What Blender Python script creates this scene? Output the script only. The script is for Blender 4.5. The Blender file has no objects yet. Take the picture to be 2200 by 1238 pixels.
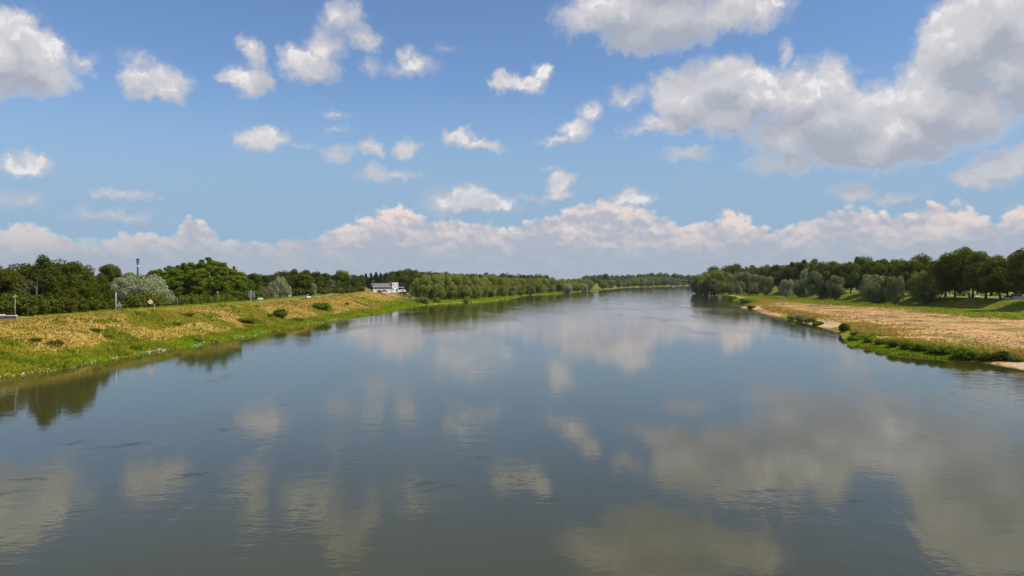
import bpy, bmesh, math, random
import numpy as np
from mathutils import Vector, Matrix

R = math.radians
scene = bpy.context.scene
COL = scene.collection

# ------------------------------------------------------------------ camera
CAM_H = 14.0                     # eye height above the water, on the bridge
F = 1650.0                       # focal length in photo pixels (2200 wide)
HOR = 603.0                      # photo row of the horizon
PITCH = math.atan((619.0 - HOR) / F)
cam_data = bpy.data.cameras.new('camera')
cam_data.sensor_width = 36.0
cam_data.lens = 36.0 * F / 2200.0
cam_data.clip_start = 0.5
cam_data.clip_end = 60000.0
cam = bpy.data.objects.new('camera', cam_data)
COL.objects.link(cam)
cam.location = (0, 0, CAM_H)
cam.rotation_euler = (R(90) - PITCH, 0, 0)
scene.camera = cam
scene.render.resolution_x, scene.render.resolution_y = 1024, 576
scene.cycles.use_denoising = True
scene.cycles.max_bounces = 6
scene.cycles.diffuse_bounces = 2
scene.cycles.glossy_bounces = 3
scene.cycles.transmission_bounces = 2
scene.cycles.transparent_max_bounces = 4
scene.cycles.volume_bounces = 0
scene.cycles.sample_clamp_indirect = 4.0
scene.view_settings.view_transform = 'Standard'
scene.view_settings.look = 'None'
scene.view_settings.gamma = 1.0
scene.view_settings.exposure = 0.0

def ray(px, py):
    """direction of a photo pixel in the world"""
    dx, dy, dz = (px - 1100.0) / F, 1.0, -(py - 619.0) / F
    c, s = math.cos(PITCH), math.sin(PITCH)
    return (dx, dy * c + dz * s, -dy * s + dz * c)

def at(px, py, z=0.0):
    """point where the sight line of a photo pixel meets height z"""
    d = ray(px, py)
    t = (z - CAM_H) / d[2]
    return d[0] * t, d[1] * t

def top_z(py, y):
    d = ray(1100, py)
    return CAM_H + d[2] / d[1] * y

# ------------------------------------------------------------------ sun + sky
SUN_AZ, SUN_EL = R(106), R(53)          # azimuth clockwise from the view direction (+Y)
sun_data = bpy.data.lights.new('sun', 'SUN')
sun_data.energy = 5.0
sun_data.angle = R(0.53)
sun_data.color = (1.0, 0.94, 0.84)
sun = bpy.data.objects.new('sun', sun_data)
COL.objects.link(sun)
sdir = Vector((math.sin(SUN_AZ) * math.cos(SUN_EL), math.cos(SUN_AZ) * math.cos(SUN_EL), math.sin(SUN_EL)))
sun.rotation_euler = sdir.to_track_quat('Z', 'Y').to_euler()
sun.location = (100, 0, 200)

class NT:
    """small helper to write node trees"""
    def __init__(self, tree):
        self.t = tree; self.n = tree.nodes; self.l = tree.links
    def node(self, typ, **kw):
        nd = self.n.new(typ)
        for k, v in kw.items():
            setattr(nd, k, v)
        return nd
    def put(self, sock, v):
        if isinstance(v, bpy.types.NodeSocket):
            self.l.new(v, sock)
        elif v is not None:
            sock.default_value = v
    def m(self, op, a, b=None, c=None, clamp=False):
        nd = self.node('ShaderNodeMath', operation=op, use_clamp=clamp)
        self.put(nd.inputs[0], a)
        if b is not None: self.put(nd.inputs[1], b)
        if c is not None: self.put(nd.inputs[2], c)
        return nd.outputs[0]
    def v(self, op, a, b=None, c=None, out=0, scale=None):
        nd = self.node('ShaderNodeVectorMath', operation=op)
        self.put(nd.inputs[0], a)
        if b is not None: self.put(nd.inputs[1], b)
        if c is not None: self.put(nd.inputs[2], c)
        if scale is not None: self.put(nd.inputs['Scale'], scale)
        return nd.outputs[out]
    def length(self, a):
        return self.v('LENGTH', a, out=1)
    def mapr(self, x, a, b, c=0.0, d=1.0, smooth=True):
        nd = self.node('ShaderNodeMapRange', interpolation_type='SMOOTHSTEP' if smooth else 'LINEAR')
        for i, q in enumerate((x, a, b, c, d)):
            self.put(nd.inputs[i], q)
        return nd.outputs[0]
    def mix(self, f, a, b, blend='MIX'):
        nd = self.node('ShaderNodeMix', data_type='RGBA', blend_type=blend)
        self.put(nd.inputs[0], f); self.put(nd.inputs[6], a); self.put(nd.inputs[7], b)
        return nd.outputs[2]
    def noise(self, vec, scale, detail=2.0, rough=0.5, dist=0.0, dim='2D', w=None, lac=2.0):
        nd = self.node('ShaderNodeTexNoise', noise_dimensions=dim)
        self.put(nd.inputs['Vector'], vec)
        nd.inputs['Scale'].default_value = scale
        nd.inputs['Detail'].default_value = detail
        nd.inputs['Roughness'].default_value = rough
        nd.inputs['Lacunarity'].default_value = lac
        nd.inputs['Distortion'].default_value = dist
        if w is not None: nd.inputs['W'].default_value = w
        return nd
    def xyz(self, x, y, z=0.0):
        nd = self.node('ShaderNodeCombineXYZ')
        for i, q in enumerate((x, y, z)): self.put(nd.inputs[i], q)
        return nd.outputs[0]
    def ramp(self, x, stops, interp='LINEAR'):
        nd = self.node('ShaderNodeValToRGB')
        self.put(nd.inputs[0], x)
        cr = nd.color_ramp; cr.interpolation = interp
        while len(cr.elements) > 1: cr.elements.remove(cr.elements[-1])
        for i, (p, c) in enumerate(stops):
            e = cr.elements[0] if i == 0 else cr.elements.new(p)
            e.position = p
            e.color = (c[0], c[1], c[2], 1.0) if hasattr(c, '__len__') else (c, c, c, 1.0)
        return nd.outputs[0]

# cloud lobes: where each lobe of a cumulus stands in the sky (photo px), its two radii and its thickness
CLOUDS = [
 # left cumulus
 (0,115,105,88,1.25),(62,125,92,76,1.25),(28,70,70,58,1.2),(118,160,46,38,.8),(190,134,34,18,.5),
 (345,175,62,40,1.05),(300,158,30,30,.85),(303,120,27,14,.5),(330,200,36,16,.7),
 (528,166,50,26,.85),(540,118,27,40,.8),(515,178,36,12,.7),
 (662,142,62,40,1.0),(700,100,46,36,.9),(655,166,52,18,.8),(735,34,40,28,.62),(778,84,28,26,.6),
 (795,142,24,13,.45),(888,146,50,20,.75),(870,126,22,16,.55),(960,110,22,9,.3),
 (1090,178,32,19,.95),(1127,182,38,18,.95),(1160,158,28,22,.95),
 # top cumulus
 (1320,18,112,62,1.25),(1430,36,138,64,1.3),(1355,74,76,34,1.0),(1562,22,84,44,1.05),(1648,10,46,42,.8),(1232,44,36,30,.5),
 (1420,-60,170,60,1.2),
 (1262,240,34,20,.8),(1235,278,32,22,.8),(1196,300,36,11,.65),
 # big cumulus right
 (1462,205,72,56,1.2),(1548,175,92,60,1.3),(1440,262,70,26,.9),(1390,283,34,10,.55),(1630,205,92,62,1.2),(1722,205,100,66,1.2),
 (1795,180,64,50,1.1),(1560,250,110,40,1.0),(1690,124,14,22,.5),
 (1800,262,140,84,1.4),(1700,300,95,40,1.0),(1745,346,125,24,.85),(1880,318,160,46,1.3),(1640,280,60,30,.7),
 (2065,100,112,112,1.4),(2140,40,110,100,1.3),(2170,150,76,112,1.25),(2000,218,125,88,1.4),(1940,285,130,66,1.4),(2070,250,104,70,1.3),
 (2000,318,60,30,.9),(2210,60,60,90,.9),
 (2152,362,70,36,1.05),(2092,387,50,18,.9),(2195,345,44,36,1.0),
 (16,348,54,18,.85),(86,345,44,25,.95),(62,362,62,11,.7),
 (565,299,60,24,.9),(632,309,40,8,.45),
 (985,300,46,22,.95),(1032,316,46,12,.75),(1004,284,16,14,.8),
 (715,248,24,8,.45),(722,277,14,8,.4),(727,328,27,15,.5),(795,325,30,16,.55),(878,322,26,18,.65),
 (808,373,32,18,.8),(852,379,36,10,.5),
 (958,432,48,28,.75),(1002,420,52,27,1.05),(1056,433,48,22,.95),(1002,446,96,11,.9),
 (1197,396,36,27,1.05),(1200,416,44,9,.8),(1130,424,46,8,.4),(1170,360,22,6,.4),
 (1355,426,54,23,.95),(1352,412,30,14,.9),
 (1840,411,52,18,.75),(1936,426,40,14,.6),
 (55,426,44,18,.5),(266,419,52,9,.55),(272,463,74,12,.5),(350,426,9,6,.35),
 (1478,331,48,12,.55),(1350,212,38,17,.45),
]
# crest of the far bank of cumulus along the horizon (photo px)
BANK = [(-500,470),(-250,455),(-100,478),(0,470),(60,452),(125,476),(180,492),(240,484),(310,478),(370,492),(405,446),(440,462),(470,490),
        (560,500),(660,492),(760,462),(862,430),(930,460),(1040,466),(1090,478),(1170,452),(1290,422),(1390,438),(1470,470),(1570,438),
        (1660,478),(1830,432),(1930,448),(2000,420),(2080,428),(2140,458),(2200,412)]

def sky_uv(px, py):
    d = Vector(ray(px, py)).normalized()
    return math.atan2(d.x, d.y) * F / 100.0, math.asin(d.z) * F / 100.0

def build_world():
    world = bpy.data.worlds.new('World')
    scene.world = world
    world.use_nodes = True
    world.cycles.sampling_method = 'MANUAL'
    world.cycles.sample_map_resolution = 512
    g = NT(world.node_tree)
    g.n.clear()
    out = g.node('ShaderNodeOutputWorld')
    STR = 0.1
    sky = g.node('ShaderNodeTexSky', sky_type='NISHITA')
    sky.sun_disc = False
    sky.sun_elevation = SUN_EL
    sky.sun_rotation = SUN_AZ
    sky.altitude = 80.0
    sky.air_density = SKY_AIR
    sky.dust_density = SKY_DUST
    sky.ozone_density = SKY_OZONE
    tc = g.node('ShaderNodeTexCoord').outputs['Generated']
    sep = g.node('ShaderNodeSeparateXYZ'); g.put(sep.inputs[0], tc)
    X, Y, Z = sep.outputs
    az = g.m('ARCTAN2', X, Y)
    el = g.m('ARCSINE', Z)
    U = g.m('MULTIPLY', az, F / 100.0)
    V = g.m('MULTIPLY', el, F / 100.0)
    p = g.xyz(U, V, 0.0)
    skycol = g.v('MULTIPLY', sky.outputs[0], SKY_TINT)

    # shared noise: slow warp, fine warp, billows
    w1 = g.v('SUBTRACT', g.noise(p, 1.1, 2.0, 0.5).outputs['Color'], (.5, .5, .5))
    w2 = g.v('SUBTRACT', g.noise(p, 4.8, 2.6, 0.62).outputs['Color'], (.5, .5, .5))
    pw = g.v('ADD', p, g.v('MULTIPLY', w1, (0.62, 0.42, 0)))
    pw = g.v('ADD', pw, g.v('MULTIPLY', w2, (0.30, 0.24, 0)))
    LX, LY = -0.08, 0.46
    pl = g.v('ADD', pw, (LX, LY, 0))
    n0 = g.noise(pw, 1.9, 3.5, 0.52).outputs['Fac']
    n1 = g.noise(g.v('ADD', pw, (0.02, 0.14, 0)), 1.9, 2.5, 0.5).outputs['Fac']
    billow = g.m('SUBTRACT', n0, n1)                    # relief seen from the light's side
    edge = g.m('MULTIPLY', g.m('SUBTRACT', n0, 0.5), 1.05)

    # clouds of the rest of the sky, beyond the part in view
    pz = g.m('ADD', g.m('MAXIMUM', Z, 0.0), 0.10)
    flat = g.v('DIVIDE', tc, g.xyz(pz, pz, pz))
    gen = g.noise(flat, 0.9, 3.0, 0.55).outputs['Fac']
    mask = g.m('MAXIMUM', g.mapr(g.m('ABSOLUTE', az), R(36), R(46)), g.mapr(el, R(23), R(32)))
    gen = g.m('MULTIPLY', g.mapr(gen, 0.50, 0.66, 1.6, 3.1), mask)
    gen = g.m('SUBTRACT', gen, 2.0)                     # none where the view already has its clouds

    # far bank of cumulus
    lo, hi = sky_uv(-500, 600)[0], sky_uv(2700, 600)[0]
    stops = []
    for (bx, by) in BANK:
        u, vv = sky_uv(bx, by)
        stops.append(((u - lo) / (hi - lo), vv / 4.0))
    t = g.m('DIVIDE', g.m('SUBTRACT', U, lo), hi - lo, clamp=True)
    crest = g.m('MULTIPLY_ADD', g.ramp(t, stops), 4.7, -0.30)
    pb = g.v('MULTIPLY', p, (1.0, 1.35, 1.0))
    bw = g.noise(pb, 3.2, 2.6, 0.6)
    bumps = g.node('ShaderNodeTexVoronoi', feature='F1', voronoi_dimensions='2D')
    g.put(bumps.inputs['Vector'], g.v('ADD', pb, g.v('MULTIPLY', g.v('SUBTRACT', bw.outputs['Color'], (.5, .5, .5)), (.30, .24, 0))))
    bumps.inputs['Scale'].default_value = 3.4
    bumps.inputs['Detail'].default_value = 1.0
    bd = bumps.outputs['Distance']
    dist = g.m('SUBTRACT', crest, V)                    # how far below the crest
    dist = g.m('ADD', dist, g.m('MULTIPLY', g.m('SUBTRACT', 0.42, bd), 0.20))
    dist = g.m('ADD', dist, g.m('MULTIPLY', g.m('SUBTRACT', bw.outputs['Fac'], 0.54), 0.17))
    abank = g.mapr(dist, -0.02, 0.13)
    # relief of the bank: lit heads, blue-grey hollows
    bn1 = g.noise(g.v('ADD', pb, (0.035, 0.14, 0)), 3.2, 2.0, 0.6).outputs['Fac']
    rel = g.m('MULTIPLY', g.m('SUBTRACT', bw.outputs['Fac'], bn1), 1.5)
    big = g.noise(g.v('MULTIPLY', p, (1.0, 2.0, 1.0)), 1.0, 2.5, 0.55).outputs['Fac']
    lit = g.m('ADD', g.mapr(dist, 0.0, 0.9, 0.85, 0.25), rel)
    lit = g.m('ADD', lit, g.m('MULTIPLY', g.m('SUBTRACT', big, 0.52), 2.4))
    lit = g.m('ADD', lit, g.m('MULTIPLY', g.m('SUBTRACT', 0.38, bd), 0.55), clamp=True)
    bcol = g.mix(lit, BANK_DARK, BANK_LIT)
    # the air between thickens towards the horizon
    hz = g.mapr(V, 0.25, 1.40, 1.0, 0.0)
    bcol = g.mix(g.m('MULTIPLY', hz, 0.9), bcol, HAZE_COL)
    base = g.mix(abank, skycol, bcol)
    low = g.mapr(V, 0.9, 4.3, 0.92, 0.0)
    base = g.mix(g.m('MULTIPLY', low, g.m('SUBTRACT', 1.0, abank)), base, HAZE_SKY)

    def lobes(h, pos, sel):
        d = None
        for (cx, cy, rx, ry, s) in sel:
            u, vv = sky_uv(cx, cy)
            k = math.cos(u * 100.0 / F)
            e = min(0.95 / (1.0 - 0.25 / s), 1.6) / 100.0           # thin lobes fade out wider
            ru, rv = rx * k * k * e, ry * k * e
            q = h.v('MULTIPLY_ADD', pos, (1 / ru, 1 / rv, 0), (-u / ru, -vv / rv, 0))
            di = h.m('MULTIPLY_ADD', h.length(q), -s, s)
            d = di if d is None else h.m('SMOOTH_MAX', d, di, 0.18)
        return d

    def leaf(a, b):
        """sky between photo columns a and b: its clouds over the clear air and the far bank"""
        sel = [c for c in CLOUDS if c[0] + c[2] * 1.5 + 45 > a and c[0] - c[2] * 1.5 - 45 < b]
        grp = bpy.data.node_groups.new('clouds', 'ShaderNodeTree')
        shared = dict(pw=('NodeSocketVector', pw), pl=('NodeSocketVector', pl), edge=('NodeSocketFloat', edge), billow=('NodeSocketFloat', billow),
                      gen=('NodeSocketFloat', gen), V=('NodeSocketFloat', V), base=('NodeSocketColor', base))
        for k, (ty, _) in shared.items():
            grp.interface.new_socket(k, in_out='INPUT', socket_type=ty)
        grp.interface.new_socket('color', in_out='OUTPUT', socket_type='NodeSocketColor')
        h = NT(grp)
        gi, go = h.node('NodeGroupInput').outputs, h.node('NodeGroupOutput')
        D0 = lobes(h, gi['pw'], sel)
        D1 = lobes(h, gi['pl'], sel)
        big = [c for c in sel if c[4] >= 1.1]
        D2 = lobes(h, h.v('ADD', gi['pw'], (-0.25, 1.0, 0)), big) if big else None
        D0 = h.m('MAXIMUM', D0, gi['gen'])
        dens = h.m('ADD', D0, h.m('MULTIPLY', gi['edge'], 0.62))
        alpha = h.m('MULTIPLY', h.mapr(dens, -0.03, 0.60), 0.97)
        # light falls from above: what has little cloud above it is bright
        up = h.m('SUBTRACT', D0, D1)
        up = h.m('MINIMUM', h.m('MAXIMUM', up, -0.45), 0.50)
        li = h.m('MULTIPLY_ADD', up, 0.78, 0.44)
        li = h.m('ADD', li, h.m('MULTIPLY', gi['billow'], 0.75))
        li = h.m('SUBTRACT', li, h.mapr(dens, 0.6, 1.3, 0.0, 0.10))
        if D2 is not None:                              # deep under the heap: shaded base
            li = h.m('SUBTRACT', li, h.mapr(D2, -0.1, 1.0, 0.0, 0.32))
            li = h.m('ADD', li, 0.06)
        thin = h.mapr(dens, 0.1, 0.6)
        li = h.m('ADD', h.m('MULTIPLY', li, thin), h.m('MULTIPLY', h.m('SUBTRACT', 1.0, thin), 0.55), clamp=True)
        cc = h.ramp(li, [(0.0, CL_DARK), (0.45, CL_MID), (0.8, CL_LIGHT), (1.0, CL_WHITE)])
        cc = h.v('SCALE', cc, scale=1.0 / STR)
        # far low clouds take on the colour of the air
        cc = h.mix(h.mapr(gi['V'], 1.0, 3.2, 0.22, 0.0), cc, HAZE_SKY)
        h.put(go.inputs[0], h.mix(alpha, gi['base'], cc))
        nd = g.node('ShaderNodeGroup'); nd.node_tree = grp
        for k, (_, src) in shared.items():
            g.put(nd.inputs[k], src)
        bg = g.node('ShaderNodeBackground')
        g.put(bg.inputs[0], nd.outputs[0])
        bg.inputs[1].default_value = STR
        return bg.outputs[0]

    cuts = [-900, 250, 480, 760, 1080, 1330, 1540, 1740, 1960, 3100]
    def tree(i, j):
        if j - i == 1:
            return leaf(cuts[i], cuts[j])
        k = (i + j) // 2
        ms = g.node('ShaderNodeMixShader')
        g.put(ms.inputs[0], g.m('GREATER_THAN', U, sky_uv(cuts[k], 500)[0]))
        g.put(ms.inputs[1], tree(i, k)); g.put(ms.inputs[2], tree(k, j))
        return ms.outputs[0]
    ms = g.node('ShaderNodeMixShader')
    g.put(ms.inputs[0], g.m('GREATER_THAN', Z, 0.0))
    below = g.node('ShaderNodeBackground')              # under the horizon: the same air
    below.inputs[0].default_value = HAZE_COL
    below.inputs[1].default_value = STR
    g.l.new(below.outputs[0], ms.inputs[1])
    g.put(ms.inputs[2], tree(0, len(cuts) - 1))
    g.l.new(ms.outputs[0], out.inputs[0])

SKY_AIR, SKY_DUST, SKY_OZONE = 1.0, 0.6, 2.0
SKY_TINT = (0.97, 1.12, 1.31)
BANK_LIT = (8.1, 7.0, 6.6, 1)
BANK_DARK = (4.6, 4.8, 5.6, 1)
HAZE_COL = (3.8, 4.5, 5.4, 1)
HAZE_SKY = (3.0, 4.35, 6.0, 1)
CL_DARK, CL_MID, CL_LIGHT, CL_WHITE = (.40, .43, .50), (.54, .55, .60), (.65, .64, .67), (.88, .86, .85)
build_world()

# ------------------------------------------------------------------ helpers
rng = np.random.default_rng(7)
random.seed(7)

def vnoise(x, y, scale, seed=0):
    """smooth value noise, 0..1"""
    x = np.asarray(x, float) / scale + seed * 17.13
    y = np.asarray(y, float) / scale + seed * 9.71
    xi, yi = np.floor(x).astype(np.int64), np.floor(y).astype(np.int64)
    fx, fy = x - xi, y - yi
    fx, fy = fx * fx * (3 - 2 * fx), fy * fy * (3 - 2 * fy)
    def h(a, b):
        n = (a * 374761393 + b * 668265263 + seed * 982451653) & 0xFFFFFFFF
        n = ((n ^ (n >> 13)) * 1274126177) & 0xFFFFFFFF
        return ((n ^ (n >> 16)) & 0xFFFF) / 65535.0
    return (h(xi, yi) * (1 - fx) + h(xi + 1, yi) * fx) * (1 - fy) + (h(xi, yi + 1) * (1 - fx) + h(xi + 1, yi + 1) * fx) * fy

def fbm(x, y, scale, seed=0, octaves=4):
    v, a, t = 0.0, 1.0, 0.0
    for i in range(octaves):
        v = v + a * vnoise(x, y, scale / 2 ** i, seed + i * 3)
        t += a; a *= 0.55
    return v / t

def sstep(a, b, x):
    t = np.clip((np.asarray(x, float) - a) / (b - a), 0, 1)
    return t * t * (3 - 2 * t)

def mesh_from(name, verts, faces, smooth=False):
    me = bpy.data.meshes.new(name)
    verts = np.ascontiguousarray(verts, dtype=np.float32)
    faces = np.ascontiguousarray(faces, dtype=np.int32)
    n, k = faces.shape
    me.vertices.add(len(verts)); me.vertices.foreach_set('co', verts.ravel())
    me.loops.add(n * k); me.loops.foreach_set('vertex_index', faces.ravel())
    me.polygons.add(n); me.polygons.foreach_set('loop_start', np.arange(0, n * k, k, dtype=np.int32))
    if smooth: me.polygons.foreach_set('use_smooth', np.ones(n, dtype=bool))
    me.update(calc_edges=True)
    return me

def paint(me, name, cols):
    a = me.attributes.new(name, 'FLOAT_COLOR', 'POINT')
    c = np.ones((len(me.vertices), 4), dtype=np.float32); c[:, :cols.shape[1]] = cols
    a.data.foreach_set('color', c.ravel())

def tag(o, label=None, cat=None, group=None, kind=None):
    if label: o['label'] = label
    if cat: o['category'] = cat
    if group: o['group'] = group
    if kind: o['kind'] = kind
    return o

def link(name, me, mat=None, parent=None):
    o = bpy.data.objects.new(name, me)
    COL.objects.link(o)
    if mat is not None and me is not None and not me.materials:
        me.materials.append(mat)
    if parent is not None: o.parent = parent
    return o

def thing(name, label, cat, loc=(0, 0, 0), rz=0.0, group=None):
    o = bpy.data.objects.new(name, None)
    COL.objects.link(o)
    o.location = loc; o.rotation_euler = (0, 0, rz); o.empty_display_size = 0.5
    return tag(o, label, cat, group)

def box(bm, c, s, rz=0.0, taper=1.0):
    """box of size s centred at c; its top may be smaller"""
    vs = []
    for z in (-.5, .5):
        k = taper if z > 0 else 1.0
        for x, y in ((-.5, -.5), (.5, -.5), (.5, .5), (-.5, .5)):
            p = Vector((x * s[0] * k, y * s[1] * k, z * s[2]))
            if rz: p = Matrix.Rotation(rz, 3, 'Z') @ p
            vs.append(bm.verts.new(p + Vector(c)))
    for f in ((3, 2, 1, 0), (4, 5, 6, 7), (0, 1, 5, 4), (1, 2, 6, 5), (2, 3, 7, 6), (3, 0, 4, 7)):
        bm.faces.new([vs[i] for i in f])

def tube(bm, pts, radii, n=6, cap=True):
    rings = []
    pts = [Vector(p) for p in pts]
    for i, p in enumerate(pts):
        d = (pts[min(i + 1, len(pts) - 1)] - pts[max(i - 1, 0)]).normalized()
        a = d.orthogonal().normalized() if abs(d.z) < .95 else Vector((1, 0, 0)).cross(d).normalized()
        b = d.cross(a)
        rings.append([bm.verts.new(p + (a * math.cos(t) + b * math.sin(t)) * radii[i]) for t in (2 * math.pi * k / n for k in range(n))])
    for r0, r1 in zip(rings, rings[1:]):
        for k in range(n):
            bm.faces.new([r0[k], r0[(k + 1) % n], r1[(k + 1) % n], r1[k]])
    if cap:
        bm.faces.new(rings[0][::-1]); bm.faces.new(rings[-1])

def prism(bm, poly, y0, y1):
    """polygon in x,z pulled along y"""
    a = [bm.verts.new((x, y0, z)) for x, z in poly]
    b = [bm.verts.new((x, y1, z)) for x, z in poly]
    n = len(poly)
    bm.faces.new(a[::-1]); bm.faces.new(b)
    for i in range(n):
        bm.faces.new([a[i], a[(i + 1) % n], b[(i + 1) % n], b[i]])

def ball(bm, c, r, sub=2, sz=1.0):
    d = bmesh.ops.create_icosphere(bm, subdivisions=sub, radius=r)
    for v in d['verts']:
        v.co.z *= sz
        v.co += Vector(c)

def part(name, build, mat, parent, smooth=False, bevel=0.0):
    bm = bmesh.new()
    build(bm)
    if bevel:
        bmesh.ops.bevel(bm, geom=bm.edges[:], offset=bevel, segments=1, affect='EDGES', clamp_overlap=True)
    bmesh.ops.recalc_face_normals(bm, faces=bm.faces[:])
    me = bpy.data.meshes.new(name)
    bm.to_mesh(me); bm.free()
    if smooth: me.polygons.foreach_set('use_smooth', np.ones(len(me.polygons), dtype=bool))
    return link(name, me, mat, parent)

# ------------------------------------------------------------------ materials
def mat_new(name):
    m = bpy.data.materials.new(name)
    m.use_nodes = True
    g = NT(m.node_tree)
    b = g.n['Principled BSDF']
    b.inputs['Specular IOR Level'].default_value = 0.25
    return m, g, b

def mat_plain(name, col, rough=0.6, metal=0.0, var=0.12, scale=2.0, spec=0.3):
    m, g, b = mat_new(name)
    tc = g.node('ShaderNodeTexCoord').outputs['Object']
    n = g.noise(tc, scale, 4.0, 0.6, dim='3D').outputs['Fac']
    dark = tuple(c * (1 - var * 2) for c in col) + (1,)
    lite = tuple(min(1, c * (1 + var)) for c in col) + (1,)
    g.put(b.inputs['Base Color'], g.mix(g.mapr(n, .3, .7), dark, lite))
    b.inputs['Roughness'].default_value = rough
    b.inputs['Metallic'].default_value = metal
    b.inputs['Specular IOR Level'].default_value = spec
    return m

def mat_leaf(name, dark, lite, transl=0.25, objvar=0.35, hue=None):
    """leaves: colour varies from leaf to leaf and from tree to tree"""
    m, g, b = mat_new(name)
    att = g.node('ShaderNodeAttribute', attribute_name='tint')
    sepc = g.node('ShaderNodeSeparateColor'); g.put(sepc.inputs[0], att.outputs['Color'])
    oi = g.node('ShaderNodeObjectInfo').outputs['Random']
    c = g.mix(sepc.outputs[0], dark + (1,), lite + (1,))
    k = g.m('MULTIPLY_ADD', oi, objvar, 1.0 - objvar * 0.5)
    c = g.v('SCALE', c, scale=k)
    if hue is not None:
        c = g.mix(g.m('MULTIPLY', g.m('FRACT', g.m('MULTIPLY', oi, 7.31)), 0.5), c, hue + (1,))
    g.put(b.inputs['Base Color'], c)
    b.inputs['Roughness'].default_value = 0.6
    b.inputs['Specular IOR Level'].default_value = 0.08
    tr = g.node('ShaderNodeBsdfTranslucent')
    g.put(tr.inputs['Color'], g.v('MULTIPLY', c, (1.25, 1.35, 0.7)))
    ms = g.node('ShaderNodeMixShader'); ms.inputs[0].default_value = transl
    g.l.new(b.outputs[0], ms.inputs[1]); g.l.new(tr.outputs[0], ms.inputs[2])
    g.l.new(ms.outputs[0], g.n['Material Output'].inputs[0])
    return m

def mat_tint(name, transl=0.2, rough=0.7):
    """grass and weeds: each blade carries its own colour"""
    m, g, b = mat_new(name)
    att = g.node('ShaderNodeAttribute', attribute_name='tint').outputs['Color']
    g.put(b.inputs['Base Color'], att)
    b.inputs['Roughness'].default_value = rough
    b.inputs['Specular IOR Level'].default_value = 0.05
    tr = g.node('ShaderNodeBsdfTranslucent'); g.put(tr.inputs['Color'], att)
    ms = g.node('ShaderNodeMixShader'); ms.inputs[0].default_value = transl
    g.l.new(b.outputs[0], ms.inputs[1]); g.l.new(tr.outputs[0], ms.inputs[2])
    g.l.new(ms.outputs[0], g.n['Material Output'].inputs[0])
    return m

# ------------------------------------------------------------------ the lie of the land
# left waterline, right waterline, crest of the left embankment, foot of the right embankment: x for each y
LW = [(-400,-88),(0,-80),(60,-78)] + [at(*p) for p in ((0,812),(150,790),(300,762),(430,742),(560,718),(720,688),(850,668),(895,657),(975,651),(1036,649),
      (1098,642),(1128,635),(1205,631),(1283,624),(1340,619),(1406,616.5),(1463,615))] + [(2300,640),(2600,900),(4000,2300),(12000,10000)]
RW = [(-400,90),(0,86),(60,84)] + [at(*p) for p in ((2199,794),(2129,782),(2054,773),(1985,768),(1922,761),(1832,743),(1812,734),(1806,722),(1780,706),(1749,700),(1721,693),
      (1663,679),(1634,672),(1616,664),(1590,661),(1608,650),(1576,646),(1541,636),(1532,633),(1489,630.5))] + [(1000,242),(1500,392),(1900,560),(2300,820),(2600,1080),(4000,2500),(12000,10300)]
CR = [(-400,-118),(0,-106),(100,-100),(144,-96),(200,-88),(246,-84.5),(313,-84),(400,-90),(480,-97),(600,-108),(800,-125),(1500,-160),(12000,-160)]
TO = [(-400,176),(0,178),(150,182),(279,187),(330,196),(390,190),(560,205),(683,222),(900,262),(1500,420),(2300,860),(12000,10400)]
def curve(P):
    P = [(p[1], p[0]) if False else p for p in P]
    return P
def tab(P, fixed):
    ys = [p[1] if i >= fixed[0] and i < fixed[1] else p[0] for i, p in enumerate(P)]
    xs = [p[0] if i >= fixed[0] and i < fixed[1] else p[1] for i, p in enumerate(P)]
    o = np.argsort(ys)
    return np.array(ys)[o], np.array(xs)[o]
LWt = tab(LW, (3, len(LW) - 4)); RWt = tab(RW, (3, len(RW) - 7)); CRt = tab(CR, (99, 0)); TOt = tab(TO, (99, 0))
def xl(y): return np.interp(y, *LWt) + ((vnoise(y, 0 * np.asarray(y), 7.0, 3) - .5) * 1.6 + (vnoise(y, 0 * np.asarray(y), 2.6, 8) - .5) * .9) * sstep(40, 100, y)
def xr(y): return np.interp(y, *RWt) + (vnoise(y, 0 * np.asarray(y), 7.0, 5) - .5) * 1.5 * sstep(40, 100, y)
def xc(y): return np.interp(y, *CRt)
def xt(y): return np.maximum(np.interp(y, *TOt), xr(y) + 14.0)

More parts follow.
